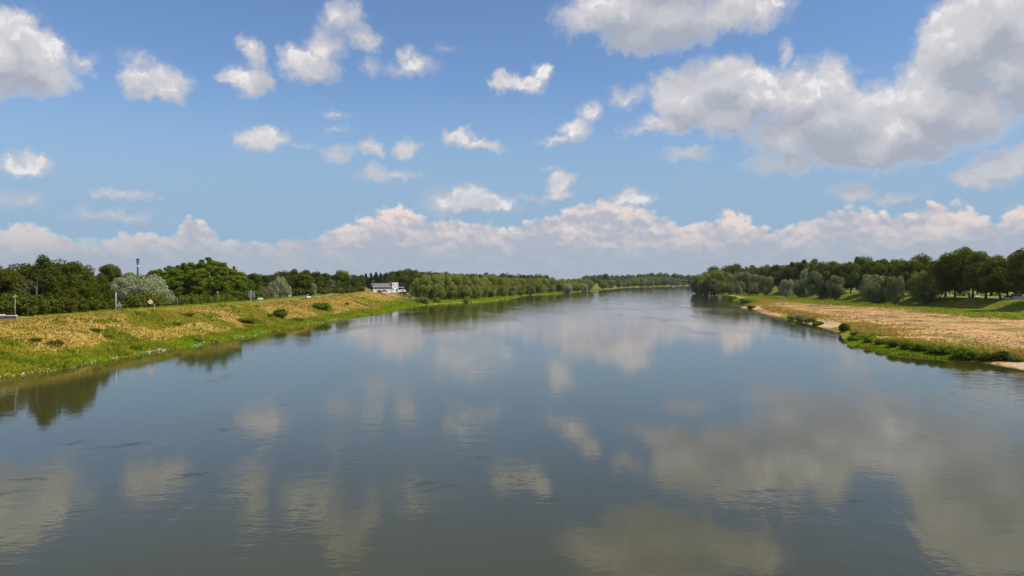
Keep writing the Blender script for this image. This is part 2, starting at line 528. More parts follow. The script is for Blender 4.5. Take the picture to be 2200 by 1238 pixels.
def ground_z(x, y, rough=True):
    x = np.asarray(x, float); y = np.asarray(y, float)
    L, Rr, C, T = xl(y), xr(y), xc(y), xt(y)
    # left side
    d = L - x
    W = np.maximum(L - C, 12.0)
    s0 = np.maximum(4.0, W - 21.0)
    t = np.clip((d - s0) / np.maximum(W - s0, 1e-3), 0, 1)
    slope = 0.9 + 5.5 * (0.35 * t + 0.65 * sstep(0, 1, t))
    zl = np.where(d < 1.5, d / 1.5 * 0.45, np.where(d < s0, 0.45 + (np.clip(d, 1.5, 4.0) - 1.5) / 2.5 * 0.45, slope))
    zl = zl - 0.45 * sstep(W + 1.5, W + 3, d) * (1 - sstep(W + 9, W + 11, d))
    zl = np.where(d > W + 13, 6.4 - 2.6 * sstep(W + 13, W + 34, d), zl)
    if rough:
        k = sstep(1.5, 5, d) * (1 - sstep(W - 3, W - 0.5, d))
        zl = zl + k * ((fbm(x, y, 6.0, 11, 3) - .5) * 0.75)
    # right side
    e = x - Rr
    zr = np.where(e < 1.5, e / 1.5 * 0.35, 0.35 + 0.95 * sstep(1.5, 7, e) + 0.6 * sstep(8, 60, e))
    zr = zr + 4.1 * sstep(T, T + 14.0, x)
    if rough:
        zr = zr + sstep(2, 6, e) * (1 - sstep(T - 4, T, x)) * (fbm(x, y, 9.0, 23, 3) - .5) * 0.5
    # river bed
    zb = -1.4 * np.clip(np.minimum(x - L, Rr - x) / 4.0, 0, 1)
    return np.where(d > 0, zl, np.where(e > 0, zr, zb))

def gz(x, y): return float(ground_z(np.array([x]), np.array([y]))[0])

def straw(x, y):
    """how dry the growth is, 0 green .. 1 straw"""
    x = np.asarray(x, float); y = np.asarray(y, float)
    L, C = xl(y), xc(y)
    t = np.clip((L - x) / np.maximum(L - C, 10.0), 0, 2)
    f = fbm(x * 1.3, y * 0.5, 12.0, 31, 5)
    bias = -0.30 * (1 - sstep(0.10, 0.42, t)) + 0.08 * sstep(0.45, 0.8, t) + 0.12 * sstep(190, 330, y)
    return sstep(0.42, 0.56, f + bias)

def shore_kind(y):
    """right shore: how sandy and how lush the margin is at each distance"""
    y = np.asarray(y, float)
    sand = sstep(372, 380, y) * (1 - sstep(396, 404, y)) + sstep(222, 228, y) * (1 - sstep(258, 266, y)) + sstep(292, 300, y) * (1 - sstep(372, 380, y)) * .7 + (1 - sstep(126, 133, y))
    lush = sstep(132, 140, y) * (1 - sstep(176, 182, y)) + sstep(400, 412, y) * (1 - sstep(690, 720, y))
    return np.clip(sand, 0, 1), np.clip(lush, 0, 1)

def zones(x, y):
    """weights: sand, lush green, straw"""
    x = np.asarray(x, float); y = np.asarray(y, float)
    L, Rr, C, T = xl(y), xr(y), xc(y), xt(y)
    d, e = L - x, x - Rr
    W = L - C
    st = np.where(d > 0, straw(x, y), 0.0)
    lush = np.where(d > 0, 1 - sstep(2.0, 6.5, d + (vnoise(x, y, 5, 41) - .5) * 4), 0.0)
    fore = np.where((d > 0) & (y > 380), 1 - sstep(W - 24, W - 18, d), 0.0) * (1 - .8 * sstep(1150, 1350, y) * sstep(5, 10, d))      # foreshore meadow under the willows
    lush = np.maximum(lush, fore)
    verge = np.where(d > 0, sstep(W + 1.0, W + 2.5, d), 0.0)
    lush = np.maximum(lush, verge * 0.5)
    edge = np.where((d > W - 2.2) & (d < W + 1.5), 1.0, 0.0)
    st = np.maximum(st * (1 - lush), edge * 0.8) * (1 - sstep(650, 800, y))
    sand_s, lush_s = shore_kind(y)
    plain = np.where(e > 0, sstep(2.0, 5.0, e) * (1 - sstep(T - 32, T - 26, x + (vnoise(x, y, 12, 43) - .5) * 8)), 0.0)
    strip = np.where(e > 0, sstep(T - 32, T - 26, x + (vnoise(x, y, 12, 43) - .5) * 8), 0.0)
    sand = np.where(e > 0, np.maximum(plain * 0.75, (1 - sstep(5, 9, e)) * sand_s), 0.0)
    strip = strip * (1 - .5 * sstep(T - 2, T + 3, x))
    lush = np.where(e > 0, np.maximum(strip, (1 - sstep(5, 8.5, e)) * lush_s), lush)
    sand = np.where((e > 0) & (lush_s > .5) & (e < 6), sand * .2, sand)
    bed = (d <= 0) & (e <= 0)
    sand = np.where(bed, 0.3, sand)
    far = sstep(3000, 4500, np.abs(y) + np.abs(x))
    return np.stack([sand * (1 - far), np.maximum(lush, far), np.where(e > 0, np.maximum(plain * .5, 0), st) * (1 - far)], -1)

def build_ground():
    ys = np.concatenate([np.arange(-400, 90, 20.0), np.arange(90, 360, 1.25), np.arange(360, 800, 4.0), np.arange(800, 2600, 20.0),
                         np.arange(2600, 6000, 200.0), np.array([6000, 8000, 12000.0])])
    rows = []
    a = np.array([9000, 4000, 1800, 900, 450, 250, 150, 100, 75, 60, 50, 42, 36, 30, 26, 22, 18, 16, 14, 13, 11, 9, 7, 5, 3, 2, 1.2, .6])   # beyond the crest
    tl = np.linspace(0, 1, 34) ** 1.0
    r1 = np.concatenate([np.array([0, .4, .8, 1.5, 2.2, 3, 4, 5, 6, 7, 8.5, 10, 12]), np.linspace(14, 90, 38)])
    for y in ys:
        L, Rr, C, T = float(xl(y)), float(xr(y)), float(xc(y)), float(xt(y))
        C = min(C, L - 12.0)
        left = np.concatenate([C - a, C + (L - C) * tl])
        riv = np.linspace(L, Rr, 9)[1:-1]
        riv = np.concatenate([[L + .5, L + 2, L + 4], riv, [Rr - 4, Rr - 2, Rr - .5]])
        flat = np.linspace(0, 1, len(r1)) * 0 + r1
        m = r1 / r1[-1] * max(T - Rr - 2, 12.0)
        m[:8] = np.minimum(r1[:8], max(T - Rr - 2, 12.0) * np.linspace(0, .25, 8)) if T - Rr < 40 else r1[:8]
        m = np.maximum.accumulate(m + np.arange(len(m)) * 1e-4)
        up = T + np.array([0, 1.5, 3, 4.5, 6, 7.5, 9, 10.5, 12, 14, 17, 21, 26, 32, 40, 50, 65, 90, 130, 200, 350, 700, 1500, 3500, 9000])
        row = np.concatenate([left, riv, Rr + m, up])
        rows.append(np.stack([row, np.full_like(row, y)], -1))
    P = np.array(rows)
    nr, nc = P.shape[:2]
    x, y = P[..., 0].ravel(), P[..., 1].ravel()
    z = ground_z(x, y)
    V = np.stack([x, y, z], -1)
    i = np.arange(nr * nc).reshape(nr, nc)
    Fc = np.stack([i[:-1, :-1], i[:-1, 1:], i[1:, 1:], i[1:, :-1]], -1).reshape(-1, 4)
    me = mesh_from('ground', V, Fc, smooth=True)
    paint(me, 'zone', zones(x, y))
    m, g, b = mat_new('ground_cover')
    att = g.node('ShaderNodeAttribute', attribute_name='zone').outputs['Color']
    sp = g.node('ShaderNodeSeparateColor'); g.put(sp.inputs[0], att)
    S, G, B = sp.outputs
    pos = g.node('ShaderNodeNewGeometry').outputs['Position']
    n_big = g.noise(pos, 0.07, 4.0, 0.6).outputs['Fac']
    n_mid = g.noise(pos, 0.45, 4.0, 0.62).outputs['Fac']
    n_fine = g.noise(pos, 2.6, 3.0, 0.65).outputs['Fac']
    n_pat = g.noise(g.v('ADD', pos, (311, 87, 0)), 0.06, 6.0, 0.68).outputs['Fac']
    grass = g.mix(g.mapr(n_mid, .32, .68), (.120, .125, .014, 1), (.235, .215, .026, 1))
    drycol = g.mix(g.mapr(n_fine, .3, .7), (.30, .205, .048, 1), (.44, .305, .078, 1))
    lushc = g.mix(g.mapr(n_mid, .3, .7), (.095, .140, .006, 1), (.180, .230, .010, 1))
    sandc = g.mix(g.mapr(n_fine, .3, .7), (.44, .29, .17, 1), (.62, .44, .275, 1))
    # the flat: dried growth, bare sand, brown dock stems and a few green patches
    flat = g.mix(g.mapr(n_mid, .3, .7), (.46, .265, .100, 1), (.59, .350, .140, 1))
    flat = g.mix(g.m('MULTIPLY', g.mapr(n_pat, .57, .66), .7), flat, sandc)
    brown = g.noise(g.v('ADD', pos, (52, 610, 0)), 0.07, 6.0, 0.72).outputs['Fac']
    flat = g.mix(g.m('MULTIPLY', g.mapr(brown, .52, .60), g.mapr(n_fine, .32, .52)), flat, (.175, .095, .055, 1))
    green = g.noise(g.v('ADD', pos, (930, 20, 0)), 0.06, 6.0, 0.70).outputs['Fac']
    flat = g.mix(g.m('MULTIPLY', g.mapr(green, .53, .62), g.mapr(n_fine, .3, .5)), flat, (.20, .20, .035, 1))
    c = g.mix(g.mapr(g.m('ADD', B, g.m('MULTIPLY', g.m('SUBTRACT', n_mid, .5), .9)), .35, .65), grass, drycol)
    c = g.mix(g.mapr(g.m('ADD', S, g.m('MULTIPLY', g.m('SUBTRACT', n_mid, .5), .5)), .35, .6), c, flat)
    c = g.mix(g.mapr(S, .82, .95), c, sandc)
    c = g.mix(g.mapr(g.m('ADD', G, g.m('MULTIPLY', g.m('SUBTRACT', n_mid, .5), .6)), .4, .65), c, lushc)
    g.put(b.inputs['Base Color'], c)
    b.inputs['Roughness'].default_value = 0.9
    b.inputs['Specular IOR Level'].default_value = 0.1
    bump = g.node('ShaderNodeBump'); bump.inputs['Strength'].default_value = 0.6; bump.inputs['Distance'].default_value = 0.25
    g.put(bump.inputs['Height'], g.m('ADD', n_fine, n_mid)); g.l.new(bump.outputs[0], b.inputs['Normal'])
    o = link('ground', me, m)
    tag(o, kind='structure')
    o['label'] = 'grassy river banks, gravel flat and fields'
    return o

def build_water():
    m, g, b = mat_new('river_water')
    pos = g.node('ShaderNodeNewGeometry').outputs['Position']
    murk = g.noise(pos, 0.02, 3.0, 0.5).outputs['Fac']
    g.put(b.inputs['Base Color'], g.mix(g.mapr(murk, .3, .7), (.045, .042, .012, 1), (.054, .050, .015, 1)))
    b.inputs['Roughness'].default_value = 0.035
    b.inputs['IOR'].default_value = 1.333
    b.inputs['Specular IOR Level'].default_value = 0.5
    b.inputs['Specular Tint'].default_value = (1.0, .96, .83, 1)
    # ripples: longer across the stream than along it, stronger where the current boils up
    q = g.v('MULTIPLY', pos, (0.55, 1.0, 1.0))
    r1 = g.noise(q, 0.55, 3.0, 0.55).outputs['Fac']
    r2 = g.noise(q, 2.4, 2.0, 0.55).outputs['Fac']
    boil = g.noise(g.v('MULTIPLY', pos, (0.05, 0.016, 1)), 1.0, 4.0, 0.65, dist=0.4).outputs['Fac']
    patch = g.mapr(boil, .54, .66)
    calm = g.noise(g.v('MULTIPLY', pos, (0.02, 0.02, 1)), 1.0, 2.0, 0.5).outputs['Fac']
    amp = g.m('ADD', g.mapr(calm, .3, .7, .45, 1.0), g.m('MULTIPLY', patch, 1.3))
    spy = g.node('ShaderNodeSeparateXYZ'); g.put(spy.inputs[0], pos)
    amp = g.m('MULTIPLY', amp, g.mapr(spy.outputs[1], 190.0, 420.0, 1.0, 1.9))     # breeze on the open reach upstream
    hgt = g.m('MULTIPLY', g.m('ADD', r1, g.m('MULTIPLY', r2, 0.35)), amp)
    bump = g.node('ShaderNodeBump'); bump.inputs['Strength'].default_value = 1.0; bump.inputs['Distance'].default_value = WAVE
    g.put(bump.inputs['Height'], hgt); g.l.new(bump.outputs[0], b.inputs['Normal'])
    me = mesh_from('water', np.array([(-3000, -390, 0), (11000, -390, 0), (11000, 11900, 0), (-3000, 11900, 0)]), np.array([[0, 1, 2, 3]]))
    o = link('water', me, m)
    tag(o, kind='structure')
    o['label'] = 'broad calm river reflecting the clouds'

def strip(name, label, xs_of_y, ys, half, mat, lift=0.03):
    V, Fc = [], []
    for i, y in enumerate(ys):
        x = float(xs_of_y(y))
        for s in (-half, half):
            V.append((x + s, y, gz(x, y) + lift))
        if i: Fc.append((2 * i - 2, 2 * i - 1, 2 * i + 1, 2 * i))
    me = mesh_from(name, np.array(V), np.array(Fc))
    o = link(name, me, mat); tag(o, kind='structure'); o['label'] = label
    return o

WAVE = 0.011
ground = build_ground()
build_water()
M_asphalt = mat_plain('asphalt', (.24, .215, .175), .9, var=.2, scale=.6)
M_lane = mat_plain('pale_lane', (.40, .36, .29), .9, var=.12, scale=.4)
strip('road', 'asphalt road along the top of the left embankment', lambda y: xc(y) - 6.0, np.concatenate([np.arange(-200, 700, 6.0), np.arange(700, 1500, 40.0)]), 2.3, M_asphalt)
strip('lane', 'pale lane behind the trees on the right embankment', lambda y: xt(y) + 48.0, np.arange(150, 700, 6.0), 3.0, M_lane, 0.05)

# ------------------------------------------------------------------ trees
def unit(v): return v / np.maximum(np.linalg.norm(v, axis=-1, keepdims=True), 1e-9)

def leaves_on(centres, radii, per, la, lb, r, squash=1.0, inner=0.22, droop=0.0):
    """leaf quads spread over the shells of lobes; a share lies inside"""
    n = len(centres)
    idx = np.repeat(np.arange(n), per)
    d = unit(r.normal(size=(n * per, 3)))
    rad = np.where(r.random(n * per) < inner, r.uniform(.35, .8, n * per), r.uniform(.82, 1.12, n * per))
    c = centres[idx] + d * (radii[idx] * rad)[:, None] * np.array([1, 1, squash])
    nrm = unit(d + np.array([0, 0, .15]) + r.normal(size=d.shape) * 0.55)
    t = unit(np.cross(nrm, r.normal(size=d.shape)))
    t[:, 2] -= droop; t = unit(t)
    b = unit(np.cross(nrm, t))
    s = r.uniform(.7, 1.35, (n * per, 1))
    V = np.stack([c - t * la * s, c + b * lb * s, c + t * la * s, c - b * lb * s], 1).reshape(-1, 3)
    Fc = np.arange(len(V)).reshape(-1, 4)
    lobe_t = r.uniform(-.22, .22, n)[idx]
    tint = np.clip(.5 + lobe_t + r.normal(0, .22, n * per), 0, 1)
    return V, Fc, np.repeat(tint, 4)

KIND = dict(
    broad=dict(z=.56, rx=.34, rz=.43, n=52, lr=(.06, .135), per=330, la=.0155, lb=.0105),
    tall=dict(z=.54, rx=.22, rz=.47, n=70, lr=(.042, .075), per=130, la=.018, lb=.010),
    willow=dict(z=.46, rx=.52, rz=.50, n=32, lr=(.10, .20), per=400, la=.024, lb=.009),
    pine=dict(z=.5, rx=.17, rz=.45, n=40, lr=(.04, .09), per=130, la=.022, lb=.008),
    parkland=dict(z=.555, rx=.40, rz=.46, n=62, lr=(.06, .13), per=310, la=.0155, lb=.0105),
    bush=dict(z=.45, rx=.60, rz=.50, n=22, lr=(.15, .26), per=120, la=.055, lb=.03),
)

def crown_mesh(kind, seed):
    r = np.random.default_rng(seed)
    k = KIND[kind]
    n = k['n']
    d = unit(r.normal(size=(n, 3)))
    if kind == 'bush':
        d[:, 2] = np.where(d[:, 2] < -.35, -d[:, 2], d[:, 2])
    if kind == 'parkland':
        d[:, 2] -= .28; d = unit(d)
    rad = r.uniform(.45, 1.0, n) ** .6 * np.where(r.random(n) < .18, 1.16, 1.0)
    lr = r.uniform(*k['lr'], n)
    ax = r.uniform(.76, 1.2, 2)
    if kind == 'pine':
        t = np.linspace(0.02, 1, n)
        a = r.uniform(0, 6.28, n)
        w = (1 - t) * .17 + .012
        c = np.stack([np.cos(a) * w, np.sin(a) * w, .10 + t * .87], -1)
        lr = (1 - t) * .075 + .028
    else:
        e = np.array([k['rx'] * ax[0], k['rx'] * ax[1], k['rz']])
        c = d * rad[:, None] * (e - lr.mean() * .8)
        wz = np.clip(1 - .35 * (c[:, 2] / k['rz']), .6, 1.25) if kind in ('broad', 'parkland') else 1.0
        c[:, :2] *= np.reshape(wz, (-1, 1)) if np.ndim(wz) else wz
        c[:, 2] += k['z']
        if kind == 'tall':
            lr = lr * np.clip(1.15 - np.abs(c[:, 2] - .5), .6, 1.1)
    V, Fc, tint = leaves_on(c, lr, k['per'], k['la'], k['lb'], r, squash=.85 if kind == 'broad' else 1.0, droop=.5 if kind == 'willow' else .15)
    V[:, 2] = np.where(V[:, 2] < .02, .02 + r.random(len(V)) * .06, V[:, 2])
    top = V[:, 2].max(); V[:, 2] /= top
    me = mesh_from('crown', V, Fc)
    paint(me, 'tint', np.repeat(tint[:, None], 3, 1))
    return me, c

def trunk_mesh(kind, seed, lobes):
    r = np.random.default_rng(seed)
    bm = bmesh.new()
    stems = 3 if kind == 'willow' else (2 if kind == 'parkland' and seed % 2 else 1)
    for s in range(stems):
        ox, oy = (0, 0) if stems == 1 else (r.uniform(-.05, .05), r.uniform(-.05, .05))
        pts, rad = [], []
        lean = r.uniform(-.06, .06, 2) + np.array([ox, oy]) * 2
        for i in range(6):
            t = i / 5
            pts.append((ox + lean[0] * t + r.uniform(-.006, .006), oy + lean[1] * t + r.uniform(-.006, .006), t * (.78 if kind != 'willow' else .6) - .01))
            rad.append((.017 if kind in ('broad', 'parkland') else .015) * (1 - .78 * t) * (1.35 if i == 0 else 1))
        tube(bm, pts, rad, 7)
        for j in range(5 if stems == 1 else 3):
            base = Vector(pts[2 + j % 3])
            tgt = Vector(lobes[r.integers(len(lobes))])
            mid = base.lerp(tgt, .5) + Vector((0, 0, .02))
            tube(bm, [base, mid, tgt], [.009, .006, .002], 5)
    bmesh.ops.recalc_face_normals(bm, faces=bm.faces[:])
    me = bpy.data.meshes.new('trunk'); bm.to_mesh(me); bm.free()
    return me

M_bark = mat_plain('bark', (.085, .068, .052), .95, var=.25, scale=1.5)
M_barkpale = mat_plain('pale_bark', (.20, .175, .14), .95, var=.25, scale=1.5)
LEAF = dict(
    dark=mat_leaf('dark_leaves', (0.042, 0.058, 0.004), (0.120, 0.150, 0.010), .32, .45, (0.125, 0.130, 0.007)),
    green=mat_leaf('green_leaves', (0.075, 0.108, 0.006), (0.180, 0.235, 0.013), .36, .30, (0.180, 0.205, 0.008)),
    olive=mat_leaf('olive_leaves', (0.060, 0.066, 0.004), (0.145, 0.148, 0.010), .34, .35, (0.130, 0.115, 0.006)),
    silver=mat_leaf('silver_leaves', (.20, .22, .11), (.42, .44, .26), .20, .25),
    willow=mat_leaf('willow_leaves', (0.120, 0.130, 0.022), (0.320, 0.325, 0.069), .28, .40, (0.190, 0.205, 0.020)),
    grey=mat_leaf('greygreen_leaves', (.105, .115, .040), (.295, .305, .125), .24, .35),
    pine=mat_leaf('pine_needles', (0.012, 0.024, 0.007), (0.040, 0.062, 0.017), .12, .35),
)
PROTO = {}
def proto(kind, leaf, v):
    key = (kind, leaf, v)
    if key not in PROTO:
        mk = (kind, v)
        if mk not in PROTO:
            cm, lobes = crown_mesh(kind, 100 * list(KIND).index(kind) + v)
            tm = trunk_mesh(kind, 31 + v, lobes); tm.materials.append(M_barkpale if kind == 'willow' else M_bark)
            PROTO[mk] = (cm, tm)
        cm, tm = PROTO[mk]
        c2 = cm.copy(); c2.materials.append(LEAF[leaf])
        PROTO[key] = (c2, tm)
    return PROTO[key]

NVAR = dict(broad=4, tall=3, willow=4, pine=2, parkland=4, bush=4)
count = [0]
TREES = []
def tree_at(name, kind, leaf, x, y, h, w, label, cat, group, trunk=True, z=None):
    i = count[0]; count[0] += 1
    cm, tm = proto(kind, leaf, (i * 7 + i // 5) % NVAR[kind])
    o = thing(name, label, cat, (x, y, gz(x, y) if z is None else z), random.uniform(0, 6.28), group)
    o.scale = (h * w, h * w, h)
    link('crown' if trunk else 'foliage', cm, None, o)
    if trunk: link('trunk', tm, None, o)
    TREES.append((x, y, h))
    return o

def tree(kind, leaf, px, y, top, w, label, group=None, name=None, lower=0.0):
    """tree whose sight line is photo column px, at distance y, reaching photo row top"""
    x = ray(px, 603)[0] / ray(px, 603)[1] * y
    z = gz(x, y)
    h = top_z(top, y) - z
    if kind == 'bush':                                 # undergrowth grows from the ground up
        z -= .22 * h; h *= 1.22
    return tree_at(name or {'pine': 'pine_tree', 'willow': 'willow_tree', 'tall': 'poplar_tree'}.get(kind, 'leafy_tree'), kind, leaf, x, y, h, w, label, 'bush' if kind == 'bush' else 'tree', group, z=z)

def reach(px, fn, off):
    """distance at which the sight line of column px meets the line x = fn(y) + off"""
    k = ray(px, 603)[0] / ray(px, 603)[1]
    ys = np.arange(90.0, 2700.0, .5)
    f = fn(ys) + off - k * ys
    i = np.nonzero(np.sign(f[1:]) != np.sign(f[:-1]))[0]
    return float(ys[i[0]]) if len(i) else 300.0

# --- wood behind the left embankment, nearest part
Gw = 'trees of the wood beside the utility pole'
lab = 'dark leafy tree in the dense wood between utility pole and white post'
for px, y, top, w, lf in [(-45,175,566,1.1,'dark'),(95,176,546,.95,'dark'),(150,185,560,.95,'dark'),(60,205,562,1.0,'dark'),(180,193,568,.85,'dark'),
                          (120,195,556,1.0,'dark'),(28,190,575,1.0,'dark'),(192,200,602,.95,'olive'),(130,182,586,.95,'olive'),(212,215,588,.9,'dark')]:
    tree('broad', lf, px, y, top, w, lab, Gw)
tree('broad', 'olive', 12, 172, 570, 1.05, 'yellowish green tree at the picture edge behind the low wall')
tree('broad', 'olive', 50, 174, 590, 1.0, 'olive tree with bare dead limbs just behind the utility pole')
tree('broad', 'dark', 236, 275, 566, 1.0, 'dark round tree above the wood beside the telecom mast')
tree('broad', 'olive', 215, 245, 604, 1.0, 'yellow green tree at the wood edge behind the white post')
tree('tall', 'green', 262, 300, 592, 1.2, 'small poplar crown between dark round tree and telecom mast')
tree('broad', 'green', 282, 330, 584, 1.1, 'green tree crown directly below the telecom mast')
tree('willow', 'silver', 274, 268, 590, .98, 'silver willow with white leaves, half nearer the white post')
tree('willow', 'silver', 322, 272, 587, .98, 'silver willow with white leaves, half nearer the poplars')
Gp = 'poplars of the plantation'
lab = 'bright green poplar in the plantation between silver willow and billboard'
for px, y, top in [(338,330,577),(352,318,574),(368,335,570),(382,315,569),(398,335,564),(412,318,563),(428,338,557),(458,332,557),(474,318,563),(488,335,570),(500,322,578),(392,300,580),(432,300,575),(350,300,592),(470,305,585),(515,345,590)]:
    tree('tall', 'green', px, y, top, 1.35, lab, Gp)
tree('tall', 'green', 445, 322, 552, 1.4, 'tallest bright green poplar at the peak of the plantation')
tree('pine', 'pine', 503, 420, 571, .8, 'lone dark conifer tip above the end of the poplar plantation')
Gd = 'trees of the wood behind the billboard'
lab = 'dark green tree in the wood behind billboard and white car'
for px, y, top, w in [(522,430,584,1.1),(545,420,586,1.1),(566,440,588,1.1),(588,450,586,1.1),(604,470,580,1.15),(628,480,577,1.15),(655,480,579,1.1),(676,490,582,1.1),(535,370,600,1.0),(520,355,608,1.0),(612,420,600,1.0)]:
    tree('broad', 'dark', px, y, top, w, lab, Gd)
tree('willow', 'grey', 572, 352, 613, 1.05, 'grey willow bush beside the green and white sign', name='willow_tree')
tree('willow', 'silver', 601, 372, 592, .62, 'tall narrow silver willow between green sign and white car')
tree('willow', 'silver', 619, 368, 614, .7, 'low silver willow standing next to the tall narrow silver one')
tree('tall', 'olive', 650, 395, 588, 2.0, 'broad olive green poplar directly behind the white car')
tree('willow', 'silver', 674, 400, 608, .62, 'small silver willow just past the white car')
Gb = 'trees of the wood behind the farm building'
lab = 'dark green tree in the wood between white car and pale building'
for px, y, top, w in [(698,560,586,1.1),(718,570,589,1.1),(760,600,589,1.0),(705,500,600,1.0),(725,520,602,1.0),(775,640,590,1.0),(745,520,604,1.1),(770,540,607,1.1)]:
    tree('broad', 'dark', px, y, top, w, lab, Gb)
tree('broad', 'green', 735, 545, 579, 1.25, 'tall round green tree rising between car and pale building')
tree('willow', 'grey', 712, 480, 600, .7, 'grey leafed tree beside the road between car and building')
lab = 'dark conifer crown in the row above the pale building roof'
for px, y, top in [(786,700,587),(797,690,586),(808,700,584),(818,690,586),(830,700,585)]:
    tree('pine', 'pine', px, y, top, 1.3, lab, 'conifers above the building')
lab = 'dark tall tree in the clump behind the white tower'
for px, y, top, w in [(846,690,582,1.1),(860,680,579,1.1),(872,700,577,1.1),(884,690,576,1.1),(896,700,579,1.1),(838,660,592,1.1),(868,650,592,1.1),(890,640,594,1.1)]:
    tree('broad', 'dark', px, y, top, w, lab, 'clump behind the white tower')
tree('broad', 'olive', 800, 560, 610, 1.2, 'small round tree covering the left end of the long roof')
# undergrowth of the left wood, so that it stands closed down to the ground
Gu = 'undergrowth at the edge of the left wood'
lab = 'dark bush filling the foot of the dense wood by the utility pole'
for px, off, top in [(-30,-14,636),(8,-15,630),(38,-14,626),(70,-14,628),(100,-15,624),(130,-14,628),(158,-15,630),(182,-17,634),(205,-22,632),(54,-13,648),(118,-13,646),(225,-32,630)]:
    tree('bush', 'dark', px, reach(px, xc, off), top, 1.05, lab, Gu, name='understorey_bush')
lab = 'dark bush below the silver willow by the diamond sign'
for px, y, top in [(285,262,632),(305,258,628),(330,262,630),(352,280,633)]:
    tree('bush', 'dark', px, y, top, 1.0, lab, 'bushes below the silver willow', name='understorey_bush')
lab = 'bush at the foot of the poplars or billboard trees'
for px, y, top in [(372,292,634),(395,294,632),(418,296,632),(440,298,630),(462,300,632),(485,310,628),(508,325,628),(528,335,624),(552,342,622),(640,385,618),(663,388,620),(690,420,616),(640,400,608)]:
    tree('bush', 'green' if px < 500 else 'dark', px, y, top, 1.0, lab, 'bushes along the plantation foot', name='understorey_bush')
lab = 'hedge bush along the embankment between car and pale building'
for px, y, top in [(705,455,616),(722,470,616),(740,480,616),(757,500,615),(774,520,614),(700,440,620),(730,455,620)]:
    tree('bush', 'dark' if px % 2 else 'olive', px, y, top, 1.2, lab, 'hedge before the pale building', name='understorey_bush')

# --- willows on the foreshore, middle distance
Gm = 'willows of the foreshore thicket'
lab = 'grey green willow in the long thicket along the far left shore'
WIL = [(905,480,592,.85),(925,478,587,.9),(948,490,586,.95),(972,500,589,.9),(990,510,588,.95),(1012,520,590,.9),(1032,535,593,.9),(915,470,610,.9),(942,468,612,.9),(968,478,612,.9),(996,490,610,.9),(1020,505,611,.85),
       (1046,570,589,1.0),(1064,590,592,1.0),(1055,545,610,.9),(1080,600,600,.9),(1095,640,594,1.1),(1112,660,596,1.1),(1100,600,614,.9),(1128,700,597,1.1),(1146,720,596,1.1),(1140,690,610,.9),
       (1162,760,596,1.1),(1180,800,597,1.1),(1160,730,612,.9),(1198,830,598,1.1),(1214,860,597,1.1),(1185,770,611,.9),(1230,900,598,1.1),(1246,930,597,1.1),(1212,820,610,.9),(1238,880,609,.9),(1262,960,600,1.1),(1082,570,614,.8),(1120,650,612,.8)]
for i, (px, y, top, w) in enumerate(WIL):
    tree('willow', 'willow' if (px < 1090 or i % 3) else 'grey', px, y * 1.07, top, w * 1.1, lab, Gm)
tree('willow', 'silver', 1219, 845, 607, .8, 'pale round willow standing before the thicket, nearer the camera')
tree('willow', 'silver', 1256, 935, 608, .75, 'pale round willow standing before the thicket, farther up river')
lab = 'willow in the far row where the river bends'
for px, y, top, w in [(1296,1560,600,1.1),(1312,1600,601,1.1),(1330,1640,599,1.1),(1348,1700,600,1.0),(1362,1740,596,1.1),(1378,1780,595,1.1),(1394,1820,594,1.2),(1410,1850,595,1.2),(1426,1880,594,1.2),(1442,1900,595,1.2),(1456,1930,598,1.2),(1470,1960,600,1.2),(1402,1780,602,1.0),(1340,1620,605,.9)]:
    tree('willow', 'grey' if px % 3 else 'willow', px, reach(px, xl, -5), top, w, lab, 'willows at the river bend')
tree('broad', 'green', 1318, reach(1318, xl, -12), 600, 1.0, 'bright green tree among the far willows at the bend')
tree('broad', 'dark', 1302, reach(1302, xl, -110), 587, .9, 'dark rounded tree rising highest over the far river bend')
lab = 'shrub at the water meadow edge in front of the willow thicket'
for px, y, top, w in [(903,447,637,1.0),(914,445,639,1.0),(939,462,638,.9),(1003,490,636,.8)]:
    tree('bush', 'willow', px, y, top, w, lab, 'shrubs in front of the willow thicket', name='meadow_shrub')

# --- right bank
Gr = 'tall trees along the right embankment'
lab = 'tall dark tree in the row along the right embankment'
for px, off, top, w in [(2225,13,528,1.0),(2180,20,546,.95),(2150,14,548,1.0),(2118,16,540,1.0),(2052,14,540,1.0),(2032,22,556,.9),(2008,16,562,.9),(1962,18,556,.95),(1940,14,560,.95),(1918,21,554,1.0),
                        (1898,14,560,.95),(1875,18,556,1.0),(1828,18,562,1.0),(1806,14,564,1.0),(1782,20,560,1.0),(1760,14,566,1.0),(1712,18,560,1.0),(1692,14,568,1.0),(1672,18,568,1.0),(1652,14,572,1.0),(1634,20,574,1.0)]:
    tree('parkland', 'dark' if (px // 3) % 2 else 'olive', px, reach(px, xt, off), top, w * 1.15, lab, Gr)
tree('parkland', 'green', 2085, reach(2085, xt, 18), 529, 1.05, 'tallest tree of the right embankment, above the round white lamp')
tree('parkland', 'dark', 1982, reach(1982, xt, 26), 543, 1.0, 'tall tree with peaked crown behind the round grey willow')
tree('parkland', 'dark', 2206, reach(2206, xt, 24), 531, 1.0, 'dark tree shading the red stall at the picture edge')
tree('parkland', 'dark', 1852, reach(1852, xt, 30), 549, .9, 'dark crown standing above the right row beyond the willows')
tree('parkland', 'olive', 1733, reach(1733, xt, 22), 555, 1.1, 'broad olive crown rising over the small white willow')
lab = 'tree in the back row of the right embankment wood'
